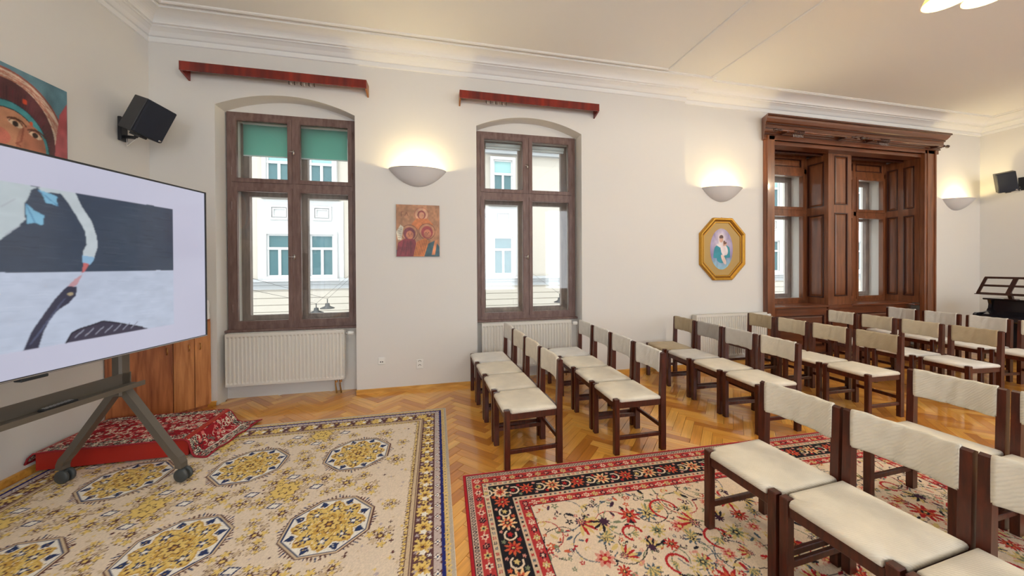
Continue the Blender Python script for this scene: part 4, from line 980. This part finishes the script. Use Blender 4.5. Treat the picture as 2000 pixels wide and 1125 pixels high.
def medallion(x, y, R_):
    R_ = R_*1.06
    def octa(f): return [(x+R_*f*1.02*math.cos(PI/8+k*PI/4), y+R_*f*math.sin(PI/8+k*PI/4)) for k in range(8)]
    for k in range(72):
        a = 2*PI*k/72; m_ = math.cos(PI/8)/math.cos((a % (PI/4))-PI/8)
        r1 = R_*m_; cv.line([(x+r1*1.0*math.cos(a), y+r1*math.sin(a)), (x+r1*1.12*math.cos(a+.03), y+r1*1.12*math.sin(a+.03))], .008, brn if k % 3 else nav)
    cv.poly(octa(1.06), brn); cv.poly(octa(1.03), ltb); cv.poly(octa(.985), nav); cv.poly(octa(.95), wht)
    for k in range(8):
        a = k*PI/4+PI/8; cv.poly([(x+R_*.95*math.cos(a), y+R_*.95*math.sin(a)), (x+R_*.78*math.cos(a+.14), y+R_*.78*math.sin(a+.14)), (x+R_*.70*math.cos(a), y+R_*.70*math.sin(a)), (x+R_*.78*math.cos(a-.14), y+R_*.78*math.sin(a-.14))], nav)
    for k in range(8):
        a = k*PI/4; ca, sa = math.cos(a), math.sin(a)
        for f, c_ in ((1.0, gold_), (.93, yel), (.70, brn), (.66, yel), (.46, gold_)):
            L0, wd = R_*.86*f, R_*.27*f
            pts = [(x+ca*L0*s_ - sa*wd*q, y+sa*L0*s_+ca*wd*q) for s_, q in ((.05, 0), (.35, .75), (.65, 1.0), (.88, .55), (1.0, 0), (.88, -.55), (.65, -1.0), (.35, -.75))]
            cv.poly(pts, c_)
        px, py = x+ca*R_*.55, y+sa*R_*.55
        cv.flower(px, py, R_*.13, 5, .6, nav, a); cv.ell(px, py, R_*.05, R_*.05, wht)
        for s2 in (-1, 1): cv.ell(px+ca*R_*.17-sa*s2*R_*.06, py+sa*R_*.17+ca*s2*R_*.06, R_*.045, R_*.03, brn, a)
    for k in range(420):
        a = 2*PI*rng.random(); q = R_*(.30+.58*rng.random()); m_ = math.cos(PI/8)/math.cos((a % (PI/4))-PI/8)
        cv.ell(x+q*m_*math.cos(a), y+q*m_*math.sin(a), .0045, .003, [brn, gold_, wht, yel, gold_, brn][k % 6], k)
    cv.flower(x, y, R_*.30, 8, .35, brn); cv.flower(x, y, R_*.26, 8, .35, yel); cv.flower(x, y, R_*.13, 6, .4, brn); cv.ell(x, y, R_*.05, R_*.05, gold_)
def diamond(x, y, R_):
    sprig(x, y, R_*1.0, 0); cv.flower(x, y, R_*.72, 10, .2, brn); cv.flower(x, y, R_*.66, 10, .2, yel); cv.flower(x, y, R_*.34, 6, .5, brn); cv.flower(x, y, R_*.26, 6, .5, yel)
    for k in range(4):
        a = k*PI/2+PI/4*0; px, py = x+R_*1.45*math.cos(a), y+R_*1.15*math.sin(a)
        cv.poly([(px-.045, py-.014), (px+.02, py-.03), (px+.045, py+.014), (px-.02, py+.03)], nav); cv.poly([(px-.032, py-.010), (px+.014, py-.02), (px+.032, py+.010), (px-.014, py+.02)], wht)
        sprig(x+R_*1.1*math.cos(a+PI/4), y+R_*1.1*math.sin(a+PI/4), R_*.5, a)
for k in range(2600): 
    x, y = rng.random()*W_, rng.random()*H_; cv.flower(x, y, .006+.008*rng.random(), 4, .5, [yel, brn, tan, lav, wht, yel][k % 6] if k % 2 else ltb)
for i in range(4):
    for j in range(5):
        x, y = wx(-.63-.775*i), wy(3.01-.79*j)
        for q in range(8): sprig(x+.335*math.cos(q*PI/4+.3)*1.05, y+.345*math.sin(q*PI/4+.3), .05+.025*(q % 2), q)
        medallion(x, y, .228)
for i in range(-1, 4):
    for j in range(-1, 5):
        x, y = wx(-1.02-.775*i), wy(2.62-.79*j)
        if x < W_-.42: diamond(x, y, .135)
for i in range(4):
    for j in range(5): sprig(wx(-.63-.775*i), wy(2.62-.79*j), .085, .4); sprig(wx(-1.02-.775*i), wy(3.01-.79*j), .075, 1.2)
# borders, stripe by stripe from the edge inwards
def band(d0, d1, c_):
    cv.rect(d0, d0, W_-d0, d1, c_); cv.rect(d0, H_-d1, W_-d0, H_-d0, c_); cv.rect(d0, d0, d1, H_-d0, c_); cv.rect(W_-d1, d0, W_-d0, H_-d0, c_)
def along(d, step, fn):
    k = 0
    for x in np.arange(d, W_-d+.001, step): fn(x, d, 0, k); fn(x, H_-d, PI, k); k += 1
    for y in np.arange(d, H_-d+.001, step): fn(d, y, PI/2, k); fn(W_-d, y, -PI/2, k); k += 1
band(0, .022, L_((188, 176, 160))); band(.022, .05, L_((214, 190, 146)))
along(.036, .034, lambda x, y, a, k: (cv.flower(x, y, .017, 3, .7, yel, a+.5*k), cv.ell(x, y, .005, .005, nav)))
band(.048, .070, blu); along(.044, .03, lambda x, y, a, k: cv.ell(x, y, .010, .006, L_((214, 180, 110)), k))
band(.070, .118, L_((196, 180, 176))); band(.114, .118, brn)
along(.092, .10, lambda x, y, a, k: (cv.flower(x, y, .024, 4, .5, brn, 0), cv.flower(x, y, .018, 4, .5, wht, 0), cv.ell(x, y, .006, .006, nav)))
along(.092, .05, lambda x, y, a, k: cv.flower(x+.02, y+.012, .008, 4, .5, brn))
band(.118, .222, L_((104, 72, 74)))
along(.17, .145, lambda x, y, a, k: (cv.flower(x, y, .058, 10, .25, brn), cv.flower(x, y, .054, 10, .35, yel, k), cv.flower(x, y, .03, 6, .5, gold_), cv.flower(x, y, .016, 5, .5, brn)))
along(.17, .0725, lambda x, y, a, k: (cv.flower(x+.036*math.cos(a)*(k % 2), y+.036*math.sin(a)*(k % 2), .022, 5, .4, wht if k % 2 else yel), cv.ell(x, y, .005, .005, brn)))
along(.135, .04, lambda x, y, a, k: cv.flower(x, y, .014, 4, .6, [lav, yel, wht][k % 3], k)); along(.205, .04, lambda x, y, a, k: cv.flower(x, y, .014, 4, .6, [yel, lav, yel][k % 3], k))
band(.222, .262, ltb); band(.222, .226, brn); band(.232, .236, brn); band(.246, .250, brn); band(.258, .262, brn)
along(.272, .026, lambda x, y, a, k: (cv.flower(x, y, .017, 4, .5, brn, k), cv.flower(x, y, .012, 4, .5, yel, k)))
cv.noise(.22)
t = thing('medallion_rug', 'beige rug with yellow octagonal medallions and a navy edge, under the television stand', 'rug', (RX0, RY0, .009), 0)
cv.build('pile', 'rug_print', t, None, skirt=.008)

# ------------------------------------------------------------------ red-bordered floral rug
W_, H_ = 3.60, 2.42
cv = Canvas(W_, H_, int(W_/.0050), int(H_/.0050), L_((228, 208, 184)))
crm, red, dk, org, ylw, grn, pnk, ppl, slate = L_((228, 208, 184)), L_((182, 44, 48)), L_((38, 36, 46)), L_((206, 98, 66)), L_((216, 190, 126)), L_((126, 132, 106)), L_((216, 148, 132)), L_((74, 46, 66)), L_((84, 98, 112))
def palmette(x, y, r_, rot, c1, c2):
    cv.flower(x, y, r_, 9, .55, c1, rot); cv.flower(x, y, r_*.62, 7, .5, c2, rot+.2); cv.flower(x, y, r_*.32, 5, .4, dk, rot); cv.ell(x, y, r_*.12, r_*.12, ylw)
def leaf(x, y, r_, rot, c_):
    for k in range(7):
        a = rot+(k-3)*.33; cv.ell(x+r_*.5*math.cos(a), y+r_*.5*math.sin(a), r_*.5, r_*.10, c_ if k % 2 else ylw, a)
for k in range(200):
    x, y = rng.random()*W_, rng.random()*H_; a = rng.random()*6.28; pts = [(x, y)]
    for q in range(12): a += .35*(1 if k % 2 else -1)*(.4+rng.random()); x += .035*math.cos(a); y += .035*math.sin(a); pts.append((x, y))
    cv.line(pts, .006, [dk, grn, red, slate][k % 4])
for k in range(3400):
    x, y = rng.random()*W_, rng.random()*H_; r_ = .011+.015*rng.random()**2; c_ = [red, dk, org, ppl, grn, pnk, ylw, dk, slate, ylw, grn][k % 11]
    if k % 3 == 0: cv.flower(x, y, r_, 5, .55, c_, k); cv.ell(x, y, r_*.3, r_*.3, crm)
    elif k % 3 == 1: cv.ell(x, y, r_*1.2, r_*.5, c_, k*1.3)
    else: cv.arc(x, y, r_, k, k+2.6, .006, c_); cv.ell(x+r_, y, r_*.4, r_*.3, c_)
nx_, ny_ = 17, 11
for i in range(nx_):
    for j in range(ny_):
        x = .60+(W_-1.2)*(i+.5+.35*(rng.random()-.5))/nx_+(.1 if j % 2 else 0); y = .55+(H_-1.1)*(j+.5+.35*(rng.random()-.5))/ny_; k = (i*3+j*5) % 7; r_ = .04+.045*rng.random()**1.5
        if k == 0: palmette(x, y, r_, rng.random()*6, red, org)
        elif k == 3: palmette(x, y, r_*.8, rng.random()*6, slate, ylw); leaf(x, y+.02, r_*.9, rng.random()*6, grn)
        elif k == 1: leaf(x, y, r_*1.3, rng.random()*6, red); palmette(x, y, r_*.45, 0, ppl, pnk)
        elif k == 2: palmette(x, y, r_*.9, rng.random()*6, ylw, grn)
        elif k == 4: leaf(x, y, r_*1.2, rng.random()*6, dk); cv.flower(x, y, r_*.5, 8, .4, ppl)
        elif k == 5: cv.flower(x, y, r_*.8, 8, .35, pnk); cv.flower(x, y, r_*.5, 6, .5, red); cv.ell(x, y, r_*.2, r_*.2, ylw)
        else: cv.arc(x, y, r_*1.2, 0, 4.2, .014, red); leaf(x, y, r_*.8, rng.random()*6, grn)
band(0, .020, L_((176, 40, 48)))
band(.020, .060, L_((206, 178, 160))); along(.040, .022, lambda x, y, a, k: (cv.ell(x, y, .009, .014, dk, a), cv.ell(x, y, .004, .006, L_((226, 206, 190)), a)))
band(.020, .024, dk); band(.056, .060, dk)
band(.060, .125, L_((184, 62, 62))); along(.0925, .064, lambda x, y, a, k: (cv.flower(x, y, .024, 6, .4, [crm, ylw, dk][k % 3], k), cv.flower(x, y, .013, 5, .4, [red, grn, pnk][k % 3]), cv.ell(x, y, .004, .004, dk)))
along(.0925, .032, lambda x, y, a, k: cv.ell(x, y, .007, .007, [pnk, dk][k % 2]))
band(.125, .165, L_((214, 190, 160))); band(.125, .129, dk); band(.161, .165, dk); along(.145, .036, lambda x, y, a, k: (cv.flower(x, y, .013, 4, .5, [red, slate, dk][k % 3], .78), cv.ell(x, y, .004, .004, crm)))
band(.165, .305, L_((38, 36, 42)))
def mainb(x, y, a, k):
    if k % 2 == 0: palmette(x, y, .060, a, L_((236, 200, 152)), org)
    else: palmette(x, y, .052, a, org, red)
    tx, ty = math.cos(a), math.sin(a)
    cv.arc(x+tx*.09, y+ty*.09, .034, a+.5, a+5.0, .011, crm); cv.flower(x+tx*.095, y+ty*.095, .018, 5, .5, [ylw, red][k % 2])
    for s_ in (-1, 1): cv.flower(x+tx*.05-ty*.045*s_, y+ty*.05+tx*.045*s_, .015, 5, .5, [red, org, grn][(k+s_) % 3]); cv.flower(x-tx*.06-ty*.048*s_, y-ty*.06+tx*.048*s_, .013, 5, .5, pnk)
along(.235, .185, mainb)
band(.305, .345, L_((210, 184, 158))); band(.305, .309, dk); band(.341, .345, dk); along(.325, .034, lambda x, y, a, k: (cv.flower(x, y, .012, 4, .5, [red, dk, slate][k % 3], .78)))
band(.345, .410, L_((182, 58, 60))); along(.378, .060, lambda x, y, a, k: (cv.flower(x, y, .023, 6, .4, [dk, crm, ylw][k % 3], k), cv.flower(x, y, .012, 5, .4, [pnk, red, grn][k % 3])))
along(.378, .030, lambda x, y, a, k: cv.ell(x, y, .006, .006, [pnk, crm][k % 2])); band(.404, .410, dk)
cv.noise(.2)
t = thing('floral_rug', 'cream floral rug with a dark and red border, under the nearest chairs', 'rug', (.128, .10, .009), RUG2_ROT)
cv.build('pile', 'rug_print', t, None, skirt=.008)

# ================================================================== CHAIRS
CWID = .415
def build_chair():
    t = thing('dining_chair', 'x', 'chair')
    hw = CWID/2
    for s_ in (-1, 1):
        MB().bbox(-.232, -.188, s_*hw, s_*(hw-.040), 0, .452, .004).build('leg', 'chair_wood', t)
        y0, y1 = s_*hw, s_*(hw-.036)
        p = MB().prism([(.186, 0), (.232, 0), (.232, .45), (.236, .80), (.214, .808), (.198, .80), (.186, .45)], min(y0, y1), max(y0, y1), 'y'); p.build('leg', 'chair_wood', t)
        MB().bbox(-.19, .188, s_*(hw-.006), s_*(hw-.030), .375, .425, .003).build('side_rail', 'chair_wood', t)
        MB().bbox(-.19, .188, s_*(hw-.009), s_*(hw-.029), .118, .150, .003).build('stretcher', 'chair_wood', t)
    MB().bbox(-.224, -.200, -hw+.04, hw-.04, .372, .420, .003).build('front_rail', 'chair_wood', t)
    MB().bbox(.196, .220, -hw+.036, hw-.036, .375, .425, .003).build('rear_rail', 'chair_wood', t)
    MB().bbox(.198, .220, -hw+.036, hw-.036, .172, .204, .003).build('rear_stretcher', 'chair_wood', t)
    # seat cushion with cut front corners
    hy = hw-.002
    def outline(d):
        return [(-.236+d, -hy+.048), (-.19, -hy+.040+d*.3), (-.17, -hy+d), (.183-d, -hy+d), (.183-d, hy-d), (-.17, hy-d), (-.19, hy-.040-d*.3), (-.236+d, hy-.048)]
    def fine(poly, n=4):
        out = []
        for i in range(len(poly)):
            a, c = poly[i], poly[(i+1) % len(poly)]
            m_ = 5 if math.hypot(c[0]-a[0], c[1]-a[1]) > .1 else 2
            out += [(a[0]+(c[0]-a[0])*k/m_, a[1]+(c[1]-a[1])*k/m_) for k in range(m_)]
        return out
    lev = [(.010, .421), (.002, .426), (0.0, .438), (.003, .448), (.010, .455), (.03, .459)]
    base = [fine(outline(d)) for d, z in lev]; n = len(base[0]); vs_ = [(x, y, z) for (d, z), ol in zip(lev, base) for x, y in ol]
    k0 = len(lev)
    for f, z in ((.6, .463), (.25, .465)):
        vs_ += [(-.02+(x+.02)*f, y*f, z) for x, y in base[-1]]
    vs_.append((-.02, 0, .4655)); K = k0+2
    fs = [(j*n+i, j*n+(i+1) % n, (j+1)*n+(i+1) % n, (j+1)*n+i) for j in range(K-1) for i in range(n)]+[((K-1)*n+i, (K-1)*n+(i+1) % n, K*n) for i in range(n)]+[tuple(range(n-1, -1, -1))]
    MB().add(vs_, fs).build('seat', 'fabric_cream', t, True)
    # fabric back, bowed between the posts
    nu, nv = 22, 9; P = []
    hb = hw-.033
    def prof_b(s_):    # closed section (x offset, z)
        a = 2*PI*s_; return (.017*math.copysign(abs(math.cos(a))**.55, math.cos(a)), .094*math.copysign(abs(math.sin(a))**.35, math.sin(a)))
    ns = 20
    for i in range(nu+1):
        y = -hb+2*hb*i/nu; q = 1-(y/hb)**2
        for k in range(ns):
            dx, dz = prof_b(k/ns); wr = (.0034*math.sin(y*95+dz*18)+.0022*math.sin(y*170+1.3-dz*9)+.002*math.sin(y*47+dz*30))*q
            P.append((.206+.028*q+dx+wr*(1 if dx < 0 else .4), y, .722+dz*(1-.05*q)-.003*q+.002*math.sin(y*60)))
    fs = [(i*ns+k, i*ns+(k+1) % ns, (i+1)*ns+(k+1) % ns, (i+1)*ns+k) for i in range(nu) for k in range(ns)]+[tuple(range(ns)), tuple(nu*ns+k for k in range(ns-1, -1, -1))]
    MB().add(P, fs).build('backrest', 'fabric_white', t, True)
    return t
proto = build_chair(); used = [False]
def cover(o, seat, back):
    for ch in [q for q in bpy.data.objects if q.parent == o]:
        nm = ch.name.split('.')[0]
        if nm in ('seat', 'backrest'):
            ch.material_slots[0].link = 'OBJECT'; ch.material_slots[0].material = MATS[seat if nm == 'seat' else back]
def put_chair(x, y, z, rz, label, group, seat, back):
    o = proto if not used[0] else copy_tree(proto); used[0] = True
    o.location = (x, y, z); o.rotation_euler = (0, 0, rz); o['label'] = label; o['group'] = group
    cover(o, seat, back)
POS4 = ('at the aisle end', 'second from the aisle', 'third from the aisle', 'at the window end')
ORD = ('first', 'second', 'third', 'fourth', 'fifth', 'sixth')
FAB = {'cream': 'cream fabric', 'tan': 'tan fabric', 'grey': 'grey fabric', 'sand': 'lamplight-toned sand fabric', 'palegrey': 'pale grey fabric', 'white': 'off-white fabric', 'ribbed': 'ribbed cream fabric'}
ROWS = [  # x of centre at the aisle end, x at the window end, y of the aisle end, pitch, fabrics (seat, back)
    (.712, .645, 2.512, .447, [('cream', 'cream')]*3+[('white', 'white')]),
    (1.628, 1.640, 2.512, .450, [('cream', 'white')]*3+[('white', 'white')]),
    (3.045, 3.080, 2.515, .450, [('cream', 'cream'), ('cream', 'palegrey'), ('palegrey', 'grey'), ('tan', 'tan')]),
    (4.335, 4.345, 2.512, .447, [('cream', 'tan'), ('cream', 'sand'), ('cream', 'sand'), ('sand', 'tan')]),  # tan and sand backs in this row put lamplight into the fabric colour
    (5.69, 5.80, 2.46, .458, [('white', 'tan'), ('white', 'sand'), ('white', 'sand'), ('white', 'cream')]),  # back colours here also include the tone of the lamplight
    (6.99, 7.16, 2.49, .470, [('white', 'cream'), ('white', 'white'), ('white', 'white'), ('white', 'white')]),
]
for r_, (xa, xb, y0, pit, fb_) in enumerate(ROWS):
    for k in range(4):
        rz = -math.atan2(xb-xa, pit*3.0); se, ba = fb_[k]
        put_chair(xa+(xb-xa)*k/3, y0+CWID/2+k*pit, 0, rz+random.uniform(-.012, .012), 'dark chair with %s back, %s row from the television, %s' % (FAB[ba], ORD[r_], POS4[k]), 'chairs in the window-side rows', 'fabric_'+se, 'fabric_'+ba)
for k in range(3):
    put_chair(1.765+.032*k, 1.525-.424*k, .0095, .06, 'dark chair with ribbed cream back on the floral rug, front row, %s' % ('by the aisle', 'middle one', 'nearest the camera')[k], 'chairs on the floral rug', 'fabric_cream', 'fabric_ribbed')
for k in range(2):
    put_chair(2.965+.02*k, 1.505-.43*k, .0095, .04, 'dark chair with ribbed cream back on the floral rug, second row, %s' % ('by the aisle', 'away from the aisle')[k], 'chairs on the floral rug', 'fabric_cream', 'fabric_ribbed')

# ================================================================== PIANO IN THE FAR CORNER
t = thing('upright_piano', 'small black upright piano in the far right corner behind the chairs', 'piano', (9.0, 3.15, 0))
MB().bbox(-.06, .40, -.69, .69, 0.03, .64, .006).build('lower_case', 'piano_black', t)
MB().box(-.05, .38, -.68, .68, 0, .03).build('plinth', 'piano_black', t)
MB().bbox(-.42, .02, -.665, .665, .615, .70, .012).build('key_bed', 'piano_black', t)
MB().bbox(-.08, .40, -.665, .665, .70, .935, .006).build('upper_panel', 'piano_black', t)
MB().prism([(-.36, .70), (-.10, .70), (-.09, .755), (-.16, .75), (-.35, .715)], -.66, .66, 'y').build('fallboard', 'piano_black', t)
for s_ in (-1, 1):
    pr_ = [(-.48, .62), (-.49, .66), (-.475, .715), (-.44, .735), (-.24, .74), (-.15, .755), (-.115, .80), (-.105, .86), (-.12, .905), (-.13, .935), (.40, .935), (.40, .62)]
    MB().prism(pr_, s_*.70, s_*.665, 'y').build('cheek', 'piano_black', t)
    MB().tube([(-.40, s_*.62, 0), (-.40, s_*.62, .2), (-.40, s_*.62, .62)], [.025, .03, .04], 10).build('leg', 'piano_black', t, True)
MB().bbox(-.21, .42, -.72, .72, .935, .962, .008).build('lid', 'piano_black', t)
for dy in (-.08, .08): MB().bbox(-.13, -.05, dy-.02, dy+.02, .05, .065, .004).build('pedal', 'brass', t)
t = thing('music_rack', 'open dark wooden music rack leaning on top of the piano', 'music stand', (8.70, 3.535, .962))
sl = Vector((.20, 0, .25)); 
def rk(a, b_, wd): return MB().bar([a, b_], wd, .016, (-.78, 0, .62)).build('bar', 'rack_wood', t)
B0, T0 = Vector((-.09, 0, .085)), Vector((.11, 0, .335))
for f in (0, .5, 1): P = B0+(T0-B0)*f; rk(P+Vector((0, -.315, 0)), P+Vector((0, .315, 0)), .03)
for y in (-.30, 0, .30): rk(B0+Vector((0, y, 0)), T0+Vector((0, y, 0)), .035 if y else .05)
MB().bar([(-.13, -.31, .075), (-.13, .31, .075)], .05, .012).build('ledge', 'rack_wood', t)
MB().bbox(-.05, .05, -.06, .06, 0, .015, .004).bar([(.0, 0, .01), (-.06, 0, .12)], .04, .04, (1, 0, 0)).build('foot', 'rack_wood', t)
